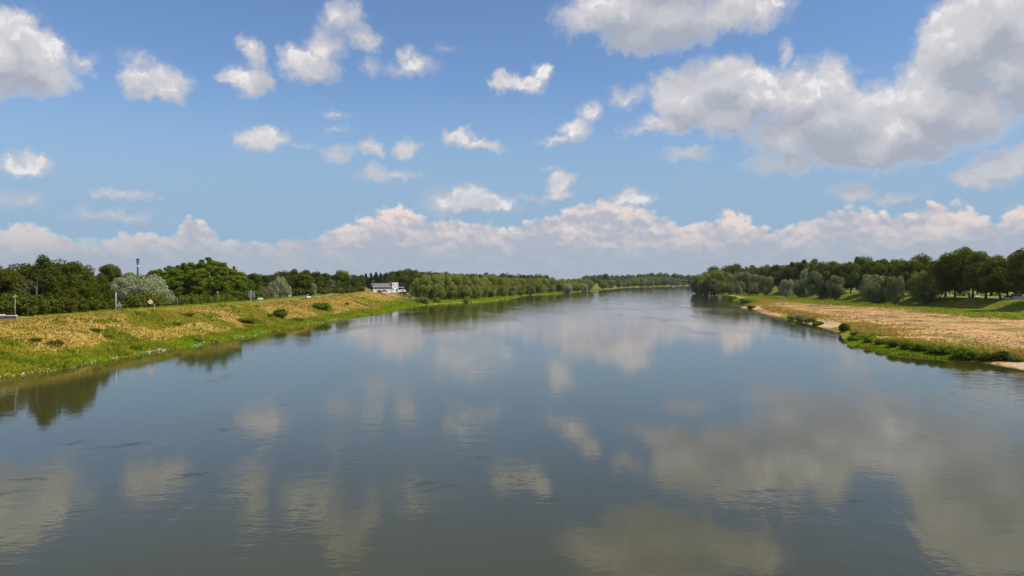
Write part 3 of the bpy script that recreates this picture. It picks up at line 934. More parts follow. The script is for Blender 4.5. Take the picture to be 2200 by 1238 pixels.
for px, off, top in [(2210,70,552),(2165,75,556),(2130,60,556),(2100,80,552),(2060,70,556),(2020,64,562),(1985,75,558),(1945,66,562),(1905,70,561),(1865,62,562),(1835,74,560),(1800,66,563),(1770,72,564),(1742,66,565),(1720,75,566),(1690,66,571),(1660,70,573),(1640,60,576)]:
    tree('parkland', 'dark', px, reach(px, xt, off), top, 1.15, lab, 'back row of the right wood')
# willows on the slope, at the waterside and at the point
tree('willow', 'willow', 1986, reach(1986, xt, 4), 577, .85, 'round grey willow on the slope before the tallest trees')
tree('willow', 'grey', 1922, reach(1922, xt, 3), 591, .75, 'small grey willow leaning against a larger one on the slope')
tree('willow', 'grey', 1878, reach(1878, xt, 2), 588, 1.0, 'wide grey willow on the slope with trunk in shade')
tree('willow', 'grey', 1796, reach(1796, xt, 2), 590, .9, 'grey willow on the slope, right half of the twin crown')
tree('willow', 'grey', 1762, reach(1762, xt, 3), 580, 1.0, 'grey willow on the slope, left taller half of the twin crown')
tree('willow', 'silver', 1735, reach(1735, xt, 16), 573, .60, 'thin silvery poplar top behind the twin grey willow')
tree('willow', 'silver', 1690, reach(1690, xt, -2), 599, .90, 'small bright white willow alone at the slope foot')
tree('willow', 'grey', 1718, reach(1718, xt, 4), 600, .85, 'shaded grey willow between white willow and twin crown')
lab = 'grey willow in the clump overhanging the water at the point'
for px, y, top, w in [(1503,800,588,.9),(1520,790,583,1.0),(1540,770,578,1.0),(1556,750,583,.95),(1512,770,600,.9),(1535,740,598,.9),(1496,830,596,.8),(1550,715,604,.9)]:
    tree('willow', 'grey' if px % 2 else 'willow', px, y, top, w, lab, 'willows at the right point')
lab = 'grey willow between the point and the small white willow'
for px, y, top, w in [(1580,720,587,1.0),(1602,690,582,1.05),(1628,660,588,.95),(1590,680,603,.85),(1618,640,606,.8),(1646,640,592,.8),(1570,705,606,.8)]:
    tree('willow', 'grey', px, y, top, w, lab, 'willows behind the point')
tree('parkland', 'dark', 1535, 870, 570, 1.1, 'round dark crown above the point, nearer the river')
tree('parkland', 'dark', 1574, 850, 566, 1.25, 'round dark crown above the point, the larger of two')
lab = 'tree in the back row of the right embankment wood'
for px, y, top in [(1604,870,580),(1622,860,577),(1640,850,575),(1560,900,586),(1590,900,584)]:
    tree('parkland', 'dark', px, y, top, 1.2, lab, 'back row of the right wood')

# far woods that read as one mass
def far_wood(name, label, spots, leaf):
    Vs, Fs, Ts, n0 = [], [], [], 0
    r = np.random.default_rng(hash(name) % 1000 if False else len(name))
    for (px, y, top) in spots:
        x = (px - 1100) / F * y
        z = gz(x, y)
        h = max(top_z(top, y) - z, 9.0)
        m = 9
        d = unit(r.normal(size=(m, 3)))
        c = d * np.array([.22, .22, .34]) * h + np.array([x, y, z + .55 * h])
        lr = r.uniform(.14, .22, m) * h
        V, Fc, t = leaves_on(c, lr, 60, .052 * h, .034 * h, r)
        V[:, 2] = np.maximum(V[:, 2], z)
        Vs.append(V); Fs.append(Fc + n0); Ts.append(t); n0 += len(V)
    me = mesh_from(name, np.concatenate(Vs), np.concatenate(Fs))
    paint(me, 'tint', np.repeat(np.concatenate(Ts)[:, None], 3, 1))
    o = link(name, me, LEAF[leaf]); tag(o, label, 'wood', None, 'stuff')
r = np.random.default_rng(5)
sp = [(px + r.uniform(-4, 4), y + r.uniform(-60, 60), top + r.uniform(-3.5, 3)) for px in np.arange(895, 1290, 9) for y, top in ((950, 588 + (px - 895) * .018), (1080, 587 + (px - 895) * .02))]
sp = [q for q in sp if (q[0] - 1100) / F * q[1] < float(xl(q[1])) - 55]
far_wood('far_wood', 'dark far wood rising behind the willow thicket', sp, 'dark')
sp = [(px + r.uniform(-3, 3), y + r.uniform(-60, 60), 592 - 4 * math.exp(-((px - 1420) / 50.0) ** 2) + r.uniform(-1, 2)) for px in np.arange(1255, 1500, 6) for y in (2120, 2300)]
sp += [(px + r.uniform(-3, 3), y, 598 + r.uniform(-1, 2)) for px in np.arange(1455, 1500, 5) for y in (2450, 2600)]
far_wood('distant_wood', 'bluish dark wood on the horizon at the river bend', sp, 'dark')
sp = [(px + r.uniform(-5, 5), y + r.uniform(-40, 40), top + r.uniform(-2, 3)) for px in np.arange(1560, 2290, 16) for y, top in ((820, 577), (700 if px > 1750 else 900, 572))]
far_wood('background_wood', 'dark wood closing the view behind the right trees', sp, 'dark')
sp = [(px + r.uniform(-5, 5), y + r.uniform(-20, 20), top + r.uniform(-2, 3)) for px in np.arange(-120, 900, 16) for y, top in ((430 if px < 500 else 760, 588 if px < 500 else 592),)]
far_wood('inner_wood', 'dark wood interior behind the trees left of the river', sp, 'dark')

# dead limbs in the wood behind the utility pole
def dead_tree(px, y, top, label, seed):
    rr = random.Random(seed)
    x = (px - 1100) / F * y
    z = gz(x, y); h = top_z(top, y) - z
    o = thing('dead_tree', label, 'tree', (x, y, z), 0)
    def tr(bm): tube(bm, [(0, 0, -.1), (.1, 0, h * .5), (.3, 0, h * .8), (.2, .1, h)], [.15, .11, .06, .02], 6)
    part('trunk', tr, M_deadwood, o)
    for i in range(8):
        zz = h * rr.uniform(.55, .95); a = rr.uniform(-1, 1)
        e = Vector((rr.choice((-1, 1)) * rr.uniform(.8, 2.2), -rr.uniform(.3, 1.5), zz + rr.uniform(.2, 2.0)))
        def bn(bm, zz=zz, e=e): 
            tube(bm, [(.15, 0, zz), Vector((.15, 0, zz)).lerp(e, .5) + Vector((0, 0, .35)), e], [.05, .03, .012], 5)
            m = Vector((.15, 0, zz)).lerp(e, .6)
            tube(bm, [m, m + Vector((rr.uniform(-.6, .6), -.3, rr.uniform(.4, 1.0)))], [.035, .012], 4)
        part('branch', bn, M_deadwood, o)
M_deadwood = mat_plain('dead_wood', (.26, .215, .16), .9, var=.2, scale=2)
dead_tree(54, 169, 606, 'bare pale dead tree in the wood right of the utility pole', 3)
dead_tree(77, 171, 598, 'bare forked dead tree among dark leaves, farther from the pole', 9)

ORD = ('first second third fourth fifth sixth seventh eighth ninth tenth eleventh twelfth thirteenth fourteenth fifteenth sixteenth seventeenth eighteenth nineteenth '
       'twentieth twenty-first twenty-second twenty-third twenty-fourth twenty-fifth twenty-sixth twenty-seventh twenty-eighth twenty-ninth thirtieth thirty-first thirty-second '
       'thirty-third thirty-fourth thirty-fifth thirty-sixth thirty-seventh thirty-eighth thirty-ninth fortieth').split()
def count_along(group, phrase, rev=False):
    """label the members of a row by their place along it"""
    m = [o for o in COL.objects if o.get('group') == group]
    m.sort(key=lambda o: o.location.x / o.location.y, reverse=rev)
    for i, o in enumerate(m):
        o['label'] = phrase % ORD[i]
count_along(Gr, '%s tall dark tree of the right embankment row counted from the red stall', True)
count_along(Gm, '%s willow of the long shore thicket counted from the round hut')
count_along(Gp, '%s bright green poplar of the plantation counted from the silver willow')
count_along(Gw, '%s dark tree of the dense wood counted from the low wall')
count_along(Gu, '%s dark understorey bush of the dense wood counted from the low wall')
count_along('willows at the river bend', '%s willow of the far bend row counted from the thicket end')
count_along(Gd, '%s dark tree of the wood behind billboard and car counted from the poplars')
count_along(Gb, '%s dark tree between white car and pale building counted from the car')
count_along('conifers above the building', '%s dark conifer above the long roof counted from the trailer')
count_along('clump behind the white tower', '%s dark tree of the clump behind the white tower counted from the roof')
count_along('bushes below the silver willow', '%s dark bush below the silver willows counted from the white post')
count_along('bushes along the plantation foot', '%s bush along the plantation foot counted from the diamond sign')
count_along('hedge before the pale building', '%s hedge bush counted from the white car towards the pale building')
count_along('shrubs in front of the willow thicket', '%s meadow shrub before the thicket counted from the round hut')
count_along('back row of the right wood', '%s tree of the back row behind the right embankment counted from the river point')
count_along('willows at the right point', '%s willow overhanging the water at the right point counted from the open river')
count_along('willows behind the point', '%s grey willow between the point and small white willow counted from the point')

# ------------------------------------------------------------------ grass, weeds, stones
def tufts(name, label, x, y, h, cols, blades, width, r, lean=.35, mat=None, zoff=0.0):
    """clumps of blades; one colour per clump with a little spread"""
    n = len(x)
    z = ground_z(x, y) + zoff
    X = np.repeat(x, blades); Yy = np.repeat(y, blades); Z = np.repeat(z, blades)
    H = np.repeat(h, blades) * r.uniform(.6, 1.15, n * blades)
    W = np.repeat(np.broadcast_to(width, n), blades) * r.uniform(.6, 1.4, n * blades)
    a = r.uniform(0, 2 * np.pi, n * blades)
    ca, sa = np.cos(a), np.sin(a)
    lx, ly = r.normal(0, lean, n * blades) * H, r.normal(0, lean, n * blades) * H
    ox, oy = r.normal(0, .5, n * blades) * W * 1.6, r.normal(0, .5, n * blades) * W * 1.6
    b0 = np.stack([X + ox - ca * W, Yy + oy - sa * W, Z - .05], -1)
    b1 = np.stack([X + ox + ca * W, Yy + oy + sa * W, Z - .05], -1)
    m0 = np.stack([X + ox + lx * .4 - ca * W * .8, Yy + oy + ly * .4 - sa * W * .8, Z + H * .6], -1)
    m1 = np.stack([X + ox + lx * .4 + ca * W * .8, Yy + oy + ly * .4 + sa * W * .8, Z + H * .6], -1)
    t = np.stack([X + ox + lx, Yy + oy + ly, Z + H], -1)
    V = np.stack([b0, b1, m1, m0, t], 1).reshape(-1, 3)
    k = np.arange(n * blades) * 5
    Fc = np.concatenate([np.stack([k, k + 1, k + 2], -1), np.stack([k, k + 2, k + 3], -1), np.stack([k + 3, k + 2, k + 4], -1)])
    me = mesh_from(name, V, Fc)
    c = np.repeat(cols, blades, 0) * r.uniform(.78, 1.22, (n * blades, 1))
    paint(me, 'tint', np.repeat(c, 5, 0))
    o = link(name, me, mat or M_grass)
    tag(o, label, 'grass', None, 'stuff')
    return o

M_grass = mat_tint('grass_blades', .45)
STRAW, PALE, OLIVE, GREEN, DEEP, LUSH = (np.array(c) for c in ((.45, .300, .062), (.56, .40, .12), (.42, .345, .030), (.37, .355, .020), (.20, .225, .016), (.27, .385, .010)))

r = np.random.default_rng(21)
def scatter(n, y0, y1, dfun, power=1.0):
    y = y0 + (y1 - y0) * r.random(n) ** power
    return dfun(y), y
# left embankment: dry grass and green weeds
def left_band(n, y0, y1, t0, t1, power=1.0):
    y = y0 + (y1 - y0) * r.random(n) ** power
    t = t0 + (t1 - t0) * r.random(n)
    L, C = xl(y), xc(y)
    return L - (L - np.minimum(C, L - 12)) * t, y, t
x, y, t = left_band(78000, 88, 660, 0.12, 1.03, 1.7)
s = straw(x, y)
pick = r.random(len(x)) < np.clip(s * .92, .03, .88)
xd, yd = x[pick], y[pick]
cd = STRAW * (1 - r.random((len(xd), 1)) * .6) + PALE * r.random((len(xd), 1)) * .6
tone = (fbm(xd, yd, 5.0, 71, 3)[:, None] - .5) * 2
cd = cd * (1 + .35 * tone) 
og = sstep(.45, .7, fbm(xd, yd, 14.0, 73, 3))[:, None] * .55
cd = cd * (1 - og) + (OLIVE * 1.25) * og
tufts('dry_grass', 'tall straw coloured grass on the left embankment slope', xd, yd, r.uniform(.14, .36, len(xd)) * (.45 + 1.2 * fbm(xd, yd, 8.0, 61, 3)), cd, 3, .055, r)
xg, yg, tg = x[~pick], y[~pick], t[~pick]
f = fbm(xg, yg, 4.5, 77, 3)[:, None]
cg = np.where(f > .56, DEEP * 1.25, np.where(f > .44, GREEN, OLIVE * .95))
hg = r.uniform(.16, .36, len(xg)) * (.6 + .8 * fbm(xg, yg, 9.0, 63, 3)) * (1 + 1.4 * sstep(.5, .68, f[:, 0]))
tufts('green_grass', 'green weeds and grass on the left embankment slope', xg, yg, hg, cg, 4, .085, r, .45)
# margin at the waterline
x, y, t = left_band(20000, 88, 430, -0.006, 0.25, 1.5)
f = fbm(x, y, 5.0, 81, 3)[:, None]
c = np.where(f > .64, DEEP * 1.3, np.where(f > .45, GREEN * .95, LUSH * 1.05))
tufts('margin_grass', 'lush bright green growth along the left waterline', x, y, r.uniform(.14, .34, len(x)) * (1 + 1.2 * sstep(.55, .68, f[:, 0])), c, 4, .10, r, .5)
# water meadow in front of the far willows, and verge beyond the road
yy = r.uniform(400, 1150, 9000); d = r.random(9000) ** 1.2 * 34
x = xl(yy) - .4 - d; f = fbm(x, yy, 16.0, 83, 3)[:, None]
c = np.where(f > .5, LUSH * 1.0, LUSH * .75 + OLIVE * .2)
tufts('water_meadow', 'bright green water meadow below the willow thicket', x, yy, r.uniform(.3, .8, len(x)), c, 3, .35, r, .5)
yy = 120 + 480 * r.random(14000) ** 1.5; d = r.uniform(0.3, 24, 14000)
d = np.where((d > 2.8) & (d < 9.2), r.uniform(10, 24, 14000), d)
x = xc(yy) - d
c = np.where((d < 2.5)[:, None], STRAW * .9, np.where((d > 18)[:, None] & (r.random((len(x), 1)) < .5), OLIVE * 1.3, GREEN * .85))
tufts('verge_grass', 'mown and rough grass beside the embankment road', x, yy, np.where(d < 12, .12, .32) * r.uniform(.6, 1.4, len(x)), c, 3, .10, r, .5)
# right flat: low dry growth, taller straw near the edge, weeds
yy = 115 + 420 * r.random(36000) ** 1.6; Rr, T = xr(yy), xt(yy)
u = r.random(36000)
x = Rr + 4 + (T - 30 - Rr - 4) * u
f = fbm(x, yy, 11.0, 91, 4)[:, None]; f2 = fbm(x, yy, 6.0, 95, 4)[:, None]
c = np.where(f > .57, np.array([.24, .13, .06]), np.where(f2 > .58, OLIVE * .8, np.where(f < .42, PALE * .9, np.array([.56, .325, .125]))))
keep = r.random(len(x)) < np.where(f[:, 0] > .5, .9, .5)
x, yy, c = x[keep], yy[keep], c[keep]
tufts('flat_growth', 'low dried weeds scattered over the gravel flat', x, yy, r.uniform(.03, .10, len(x)), c, 3, .15, r, 1.6)
yy = 128 + 420 * r.random(15000) ** 1.3; e = 3.5 + r.gamma(2.0, 2.6, 15000)
sand_s, lush_s = shore_kind(yy)
k = (r.random(15000) > sand_s * .93) & (vnoise(yy, yy * 0, 11, 97) > .25)
yy, e, ls = yy[k], e[k], lush_s[k]
x = xr(yy) + e
c = STRAW * .9 + PALE * .35 * r.random((len(x), 1))
gr = ((ls > .4) & (e < 8.5)) | (r.random(len(x)) < .22)
c = np.where(gr[:, None], np.where(r.random((len(x), 1)) < .5, DEEP * 1.3, GREEN), c)
tufts('shore_grass', 'tall straw and green grass on the edge of the gravel flat', x, yy, r.uniform(.35, .95, len(x)) * np.where(e > 12, .5, 1), c, 4, .10, r, .35)
yy = np.concatenate([r.uniform(133, 181, 9000), r.uniform(402, 700, 4000)]); e = r.random(13000) * 6.5
x = xr(yy) + .1 + e
f = fbm(x, yy, 4.0, 99, 3)[:, None]
c = np.where(f > .6, np.array([.22, .25, .02]), np.where(f > .45, LUSH, LUSH * .7))
tufts('shore_meadow', 'flat bright green mat of plants at the right waterline', x, yy, r.uniform(.08, .26, len(x)), c, 4, .13, r, .8)
yy = 230 + 400 * r.random(16000); off = r.uniform(-34, 13, 16000)
x = xt(yy) + off
f = fbm(x, yy, 8.0, 101, 3)[:, None]
c = np.where((off < -1)[:, None] & (off > -6)[:, None], OLIVE * 1.4, np.where(f > .55, GREEN * .6, GREEN * .85))
tufts('slope_grass', 'green grass on the right embankment slope', x, yy, r.uniform(.12, .32, len(x)), c, 3, .13, r, .6)

# pale riprap stones at the left waterline
def stones(name, label, spans, mat):
    Vs, Fs, n0 = [], [], 0
    bm = bmesh.new(); bmesh.ops.create_icosphere(bm, subdivisions=1, radius=1.0)
    base = np.array([v.co[:] for v in bm.verts]); fac = np.array([[v.index for v in f.verts] for f in bm.faces]); bm.free()
    for (y0, y1, n, spread) in spans:
        for _ in range(n):
            if r.random() < .35: continue
            yv = r.uniform(y0, y1); dv = abs(r.normal(.35, spread))
            xv = float(xl(yv)) - dv
            sz = r.uniform(.08, .24)
            q = base * (1 + r.normal(0, .16, (len(base), 1))) * np.array([sz, sz * r.uniform(.7, 1.2), sz * .62])
            a = r.uniform(0, 6.28); ca, sa = math.cos(a), math.sin(a)
            q = np.stack([q[:, 0] * ca - q[:, 1] * sa, q[:, 0] * sa + q[:, 1] * ca, q[:, 2]], -1)
            zv = max(gz(xv, yv), 0.0) + sz * .30
            Vs.append(q + np.array([xv, yv, zv])); Fs.append(fac + n0); n0 += len(base)
    me = mesh_from(name, np.concatenate(Vs), np.concatenate(Fs))
    o = link(name, me, mat); tag(o, label, 'stones', None, 'stuff')
M_stone = mat_plain('pale_stone', (.46, .42, .36), .9, var=.25, scale=2.5)
def ypx(px, py): return at(px, py)[1]
stones('riprap_stones', 'pale stones lying along the left waterline', [(95, ypx(120, 795), 170, .35), (ypx(146, 790), ypx(215, 777), 60, .3), (ypx(232, 773), ypx(250, 770), 22, .3),
       (ypx(308, 761), ypx(360, 753), 110, .45), (ypx(410, 745), ypx(430, 742), 26, .3), (ypx(446, 739), ypx(470, 735), 40, .35), (ypx(496, 730), ypx(554, 719), 90, .35),
       (ypx(565, 717), ypx(574, 716), 16, .3), (ypx(622, 707), ypx(630, 705), 14, .3), (ypx(668, 698), ypx(732, 686), 130, .4)], M_stone)

# water weed drifting just at the surface
def water_weed():
    V, Fc = [], []
    for (px, py, n, wpx) in [(270,956,120,34),(170,951,70,18),(480,924,60,26),(412,1022,60,20),(905,1042,80,26),(60,1030,70,30),(730,806,40,14),(690,830,30,20),(1590,768,60,26),(930,1052,40,20),(1310,828,30,16),
                             (1605,798,30,14),(1490,798,20,10),(610,870,24,10),(1040,985,24,14),(1180,1075,20,10),(1830,1078,20,10),(20,1060,40,18)]:
        cx, cy = at(px, py)
        sc = cy / F
        for _ in range(n // 4):
            u = r.normal(0, wpx * .75)
            px_, py_ = cx + u * sc, cy + (u * .10 + r.normal(0, 2.2)) * sc * 6
            L = r.uniform(.25, .9); a = r.normal(.25, .35); w = r.uniform(.012, .035)
            dx, dy = math.cos(a) * L, math.sin(a) * L
            k = len(V)
            bend = r.normal(0, .12)
            V += [(px_ - dx, py_ - dy, .006), (px_ - bend * dy, py_ + bend * dx - w, .012), (px_ + dx, py_ + dy, .006), (px_ - bend * dy, py_ + bend * dx + w, .012)]
            Fc.append((k, k + 1, k + 2, k + 3))
    me = mesh_from('water_weed', np.array(V), np.array(Fc))
    o = link('water_weed', me, mat_plain('weed', (.060, .068, .035), .7))
    tag(o, 'dark strands of weed drifting on the river', 'water weed', None, 'stuff')
water_weed()

# ------------------------------------------------------------------ shrubs that stand out
def shrub(px, py, wpx, hpx, leaf, label, group=None, zref=None):
    """shrub whose foot is at photo pixel (px, py)"""
    d = ray(px, py)                                    # where the sight line meets the ground
    t = np.arange(60.0, 1200.0, .5)
    k = int(np.argmax(CAM_H + d[2] * t <= np.maximum(ground_z(d[0] * t, d[1] * t), 0.12)))
    x, y = d[0] * t[k], d[1] * t[k]
    if x < 0: x = min(x, float(xl(y)) - 1.0)
    else: x = max(x, float(xr(y)) + 1.0)
    z = gz(x, y)
    h = hpx / F * y; w = wpx / F * y
    tree_at('shrub', 'bush', leaf, x, y, h * random.uniform(.9, 1.15), w / h * random.uniform(.85, 1.2), label, 'shrub', group, trunk=False, z=z - .22 * h)
shrub(601, 681, 28, 20, 'green', 'upright shrub on the slope below the green sign')
shrub(690, 664, 32, 18, 'green', 'rounded green shrub on the slope below the white car')
shrub(527, 692, 38, 10, 'green', 'low bramble on the slope below the billboard')
shrub(580, 681, 18, 9, 'green', 'small shrub next to the upright shrub below the green sign')
shrub(206, 713, 26, 11, 'green', 'green weed clump on the slope beneath the white post')
shrub(232, 726, 18, 8, 'olive', 'small olive weed clump beside a straw patch below the triangle sign')
shrub(75, 733, 26, 9, 'olive', 'leafy weed clump left of the white flowered one on the slope')
shrub(122, 741, 30, 12, 'olive', 'round weed clump in the middle of the nearest slope')
shrub(402, 679, 24, 8, 'green', 'flat green bramble near the crest right of the diamond sign')
shrub(380, 700, 20, 9, 'green', 'pale green weed clump on the slope under the plantation')
shrub(292, 751, 22, 10, 'green', 'green weed clump at the left waterline by the longest stones')
shrub(425, 735, 20, 12, 'green', 'green weed clump at the waterline between two stone patches')
shrub(745, 655, 10, 6, 'dark', 'tiny dark shrub on the straw slope before the building')
shrub(640, 690, 16, 9, 'green', 'low green shrub halfway down the slope between sign and car')
shrub(865, 653, 12, 5, 'grey', 'greyish shrub where the slope meets the water meadow')
lab = 'green bush in the hedge behind the right waterside mat'
for px, py, w, h, lf in [(1838,733,26,15,'green'),(1865,737,30,17,'green'),(1895,741,30,18,'green'),(1925,745,32,19,'green'),(1953,750,30,20,'green'),(1980,755,32,21,'dark'),(2008,760,34,24,'green'),(2034,763,30,24,'green')]:
    shrub(px, py, w, h, lf, lab, 'hedge behind the waterside mat')
shrub(2075, 772, 50, 32, 'green', 'largest round bush at the right waterline')
shrub(2118, 775, 36, 24, 'olive', 'brownish green bush between the largest bush and sandy shore')
shrub(2152, 776, 32, 26, 'dark', 'dark upright bush nearest the sandy shore')
shrub(2175, 777, 22, 22, 'grey', 'grey leafed bush behind the dark one at the sandy shore')
shrub(2195, 777, 24, 8, 'green', 'low green plants on the sandy shore at the picture edge')
shrub(1814, 714, 18, 22, 'dark', 'dark green bush beside tall straw on the sandy point')
shrub(1836, 722, 26, 14, 'olive', 'straw and olive tussock next to the dark bush')
shrub(1850, 730, 24, 12, 'green', 'fresh green tussock above the waterside mat tip')
lab = 'blue green shrub along the shore between the two sandy beaches'
for px, py, w, h in [(1672,687,22,12),(1690,690,26,16),(1710,694,24,14)]:
    shrub(px, py, w, h, 'grey', lab, 'blue green shore shrubs')
shrub(1738, 700, 24, 15, 'green', 'dark green shrub at the edge of the larger beach')
lab = 'green shrub on the low point before the overhanging willows'
for px, py, w, h in [(1548,641,18,9),(1563,644,20,9),(1580,648,22,9),(1598,651,20,8)]:
    shrub(px, py, w, h, 'green', lab, 'shrubs on the low point')
shrub(1607, 663, 22, 9, 'olive', 'yellowish tussock at the small spit')

count_along('hedge behind the waterside mat', '%s green bush of the hedge behind the waterside mat counted from upstream')
count_along('blue green shore shrubs', '%s blue green shrub between the two beaches counted from upstream')
count_along('shrubs on the low point', '%s green shrub on the low point counted from the overhanging willows')

# ------------------------------------------------------------------ things along the left embankment
M_wood = mat_plain('weathered_pole', (.27, .23, .18), .9, var=.2, scale=3)
M_white = mat_plain('white_paint', (.80, .80, .78), .5, var=.04)
M_steel = mat_plain('galvanised_steel', (.42, .44, .46), .45, .6, var=.08)
M_dark = mat_plain('dark_metal', (.05, .05, .055), .5, .3)
M_amber = mat_plain('amber_panel', (.80, .36, .03), .5, var=.03)
M_green = mat_plain('green_panel', (.03, .30, .17), .5, var=.05)
M_deepgreen = mat_plain('deep_green_print', (.01, .15, .10), .5)
M_blue = mat_plain('pale_blue_paint', (.45, .55, .68), .4, var=.05)
M_board = mat_plain('plywood_board', (.50, .43, .32), .8, var=.10, scale=1.2)
M_glass = mat_plain('dark_glass', (.03, .04, .05), .08, 0, spec=.6)
M_tyre = mat_plain('rubber', (.02, .02, .02), .8)
M_carwhite = mat_plain('car_white', (.78, .79, .82), .25, var=.02, spec=.5)
M_carblue = mat_plain('car_silver_blue', (.42, .50, .60), .25, .3, var=.03, spec=.5)
M_cargrey = mat_plain('car_dark_grey', (.07, .075, .085), .25, .3, var=.03, spec=.5)
M_red = mat_plain('red_lamp', (.45, .02, .02), .4)
M_plaster = mat_plain('white_plaster', (.74, .72, .68), .85, var=.06, scale=.8)
M_brick = mat_plain('tan_brick', (.42, .29, .19), .9, var=.15, scale=4)
M_slate = mat_plain('grey_tiles', (.17, .15, .145), .8, var=.2, scale=3)
M_stall = mat_plain('red_stall_panel', (.35, .06, .07), .5, var=.1)
M_cream = mat_plain('cream_paint', (.70, .66, .56), .6, var=.05)
M_rubble = mat_plain('rubble_stone', (.30, .27, .25), .95, var=.25, scale=2.2)
M_coping = mat_plain('pale_coping', (.55, .45, .38), .9, var=.12, scale=1.5)

def spot(px, fn, off):
    y = reach(px, fn, off)
    x = ray(px, 603)[0] / ray(px, 603)[1] * y
    return x, y, gz(x, y)

# low wall with stone coping at the picture edge
x, y, z = spot(12, xc, -1.0)
o = thing('low_wall', 'low rubble wall with pale stone coping at the embankment edge', 'wall', (x, y, z - .1), R(8))
part('wall', lambda bm: [box(bm, (-2.2 + 1.2 * i, 0, .42 + .02 * (i % 2)), (1.19, .55 + .02 * (i % 2), .9), 0) for i in range(-1, 4)], M_rubble, o, bevel=.03)
for i in range(-1, 4):
    part('coping_stone', lambda bm, i=i: box(bm, (-2.2 + 1.2 * i, -.02, .99), (1.17, .78, .2), R(random.uniform(-1.5, 1.5)), .92), M_coping, o, bevel=.02)
part('slab', lambda bm: box(bm, (-1.3, .1, 1.18), (2.1, .55, .18), R(3)), M_cream, o, bevel=.02)

def pole(px, off, toprow, label, arm=True, mat=None, rad=.11, lean=0.0, group=None, name='utility_pole'):
    x, y, z = spot(px, xc, off)
    h = top_z(toprow, y) - z
    o = thing(name, label, 'pole', (x, y, z - .15), 0, group)
    part('shaft', lambda bm: tube(bm, [(0, 0, 0), (lean * .5, 0, h * .5), (lean, 0, h + .15)], [rad, rad * .85, rad * .68], 8), mat or M_wood, o, smooth=True)
    if arm:
        part('crossarm', lambda bm: box(bm, (lean, 0, h - .25), (.9, .09, .09)), M_wood, o)
        for s in (-.38, .38):
            part('insulator', lambda bm, s=s: tube(bm, [(lean + s, 0, h - .2), (lean + s, 0, h - .02)], [.05, .035], 6), M_white, o)
        part('junction_cap', lambda bm: ball(bm, (lean, -.1, h - .12), .11, 1), M_white, o)
    return o
pole(31, -3.2, 634, 'weathered utility pole with white insulators beside the low wall', lean=.12, rad=.14)
o = pole(249, -10.2, 629, 'slender white metal post before the wood, beside the triangle sign', arm=False, mat=M_white, rad=.09, name='white_post')
x, y, z = spot(381, xc, -17); pole(381, -17, 640, 'short grey post at the edge of the poplar plantation', arm=False, rad=.12)
pole(469, -15, 626, 'leaning grey wooden pole before the poplars left of the billboard', lean=-.25)
pole(598, -15, 621, 'grey wooden pole in front of the silver willows')
pole(647, -16, 625, 'thin wooden pole just behind the white car', rad=.09)
pole(688, -14, 616, 'tall wooden pole on the verge past the white car')
pole(803, -13, 617, 'slim white mast pole standing before the long roofed building', arm=False, mat=M_white, rad=.08)

# triangular warning sign, seen from behind
x, y, z = spot(256, xc, -11.0)
o = thing('warning_sign', 'triangular warning sign seen from its grey back', 'road sign', (x, y, z), R(10))
part('post', lambda bm: tube(bm, [(-.25, 0, -.2), (-.25, 0, 1.5)], [.045, .045], 6), M_steel, o)
part('post', lambda bm: tube(bm, [(.3, 0, -.2), (.3, 0, 1.3)], [.045, .045], 6), M_steel, o)
part('plate', lambda bm: prism(bm, [(-.62, 1.15), (.62, 1.15), (.06, 2.2), (-.06, 2.2)], -.07, -.05), M_steel, o)
part('rim', lambda bm: [tube(bm, [a, b], [.03, .03], 4) for a, b in (((-.62, -.06, 1.15), (.62, -.06, 1.15)), ((.62, -.06, 1.15), (0, -.06, 2.22)), ((0, -.06, 2.22), (-.62, -.06, 1.15)))], M_white, o)

# diamond priority sign on a cranked post
x, y, z = spot(332, xc, -.4)
o = thing('priority_sign', 'white and orange diamond road sign on a cranked post', 'road sign', (x, y, z), R(28))
part('post', lambda bm: tube(bm, [(0, 0, -.2), (0, 0, 1.55), (-.55, 0, 2.05)], [.04, .04, .035], 8), M_white, o)
S = .62
part('plate', lambda bm: prism(bm, [(-.98 - S * .0, 2.3 - S), (-.98 + S, 2.3), (-.98, 2.3 + S), (-.98 - S, 2.3)], -.06, -.03), M_white, o)
S2 = .40
part('amber_field', lambda bm: prism(bm, [(-.98, 2.3 - S2), (-.98 + S2, 2.3), (-.98, 2.3 + S2), (-.98 - S2, 2.3)], -.075, -.062), M_amber, o)

# telecom mast above the wood
x = (296 - 1100) / F * 430; z = gz(x, 430); h = top_z(556, 430) - z
o = thing('telecom_mast', 'dark telecom mast with panel antennas rising above the trees', 'mast', (x, 430, z), 0)
part('shaft', lambda bm: tube(bm, [(0, 0, 0), (0, 0, h)], [.55, .42], 10), M_dark, o, smooth=True)
for k, a in enumerate((20, 140, 260)):
    part('panel_antenna', lambda bm, a=a: box(bm, (.78 * math.cos(R(a)), .78 * math.sin(R(a)), h - 1.3), (.28, .28, 2.4), R(a)), M_dark, o)
    part('bracket', lambda bm, a=a: [tube(bm, [(.3 * math.cos(R(a)), .3 * math.sin(R(a)), zz), (.7 * math.cos(R(a)), .7 * math.sin(R(a)), zz)], [.05, .05], 5) for zz in (h - .6, h - 2)], M_dark, o)
for a in (200, 320):
    part('dish', lambda bm, a=a: tube(bm, [(.5 * math.cos(R(a)), .5 * math.sin(R(a)), h - 4.2), (.75 * math.cos(R(a)), .75 * math.sin(R(a)), h - 4.2)], [.25, .45], 10), M_white, o)
part('platform', lambda bm: tube(bm, [(0, 0, h - .05), (0, 0, h + .12)], [.85, .85], 12), M_steel, o)
part('lightning_rod', lambda bm: tube(bm, [(-.4, 0, h), (-.4, 0, h + 1.9)], [.09, .03], 6), M_white, o)

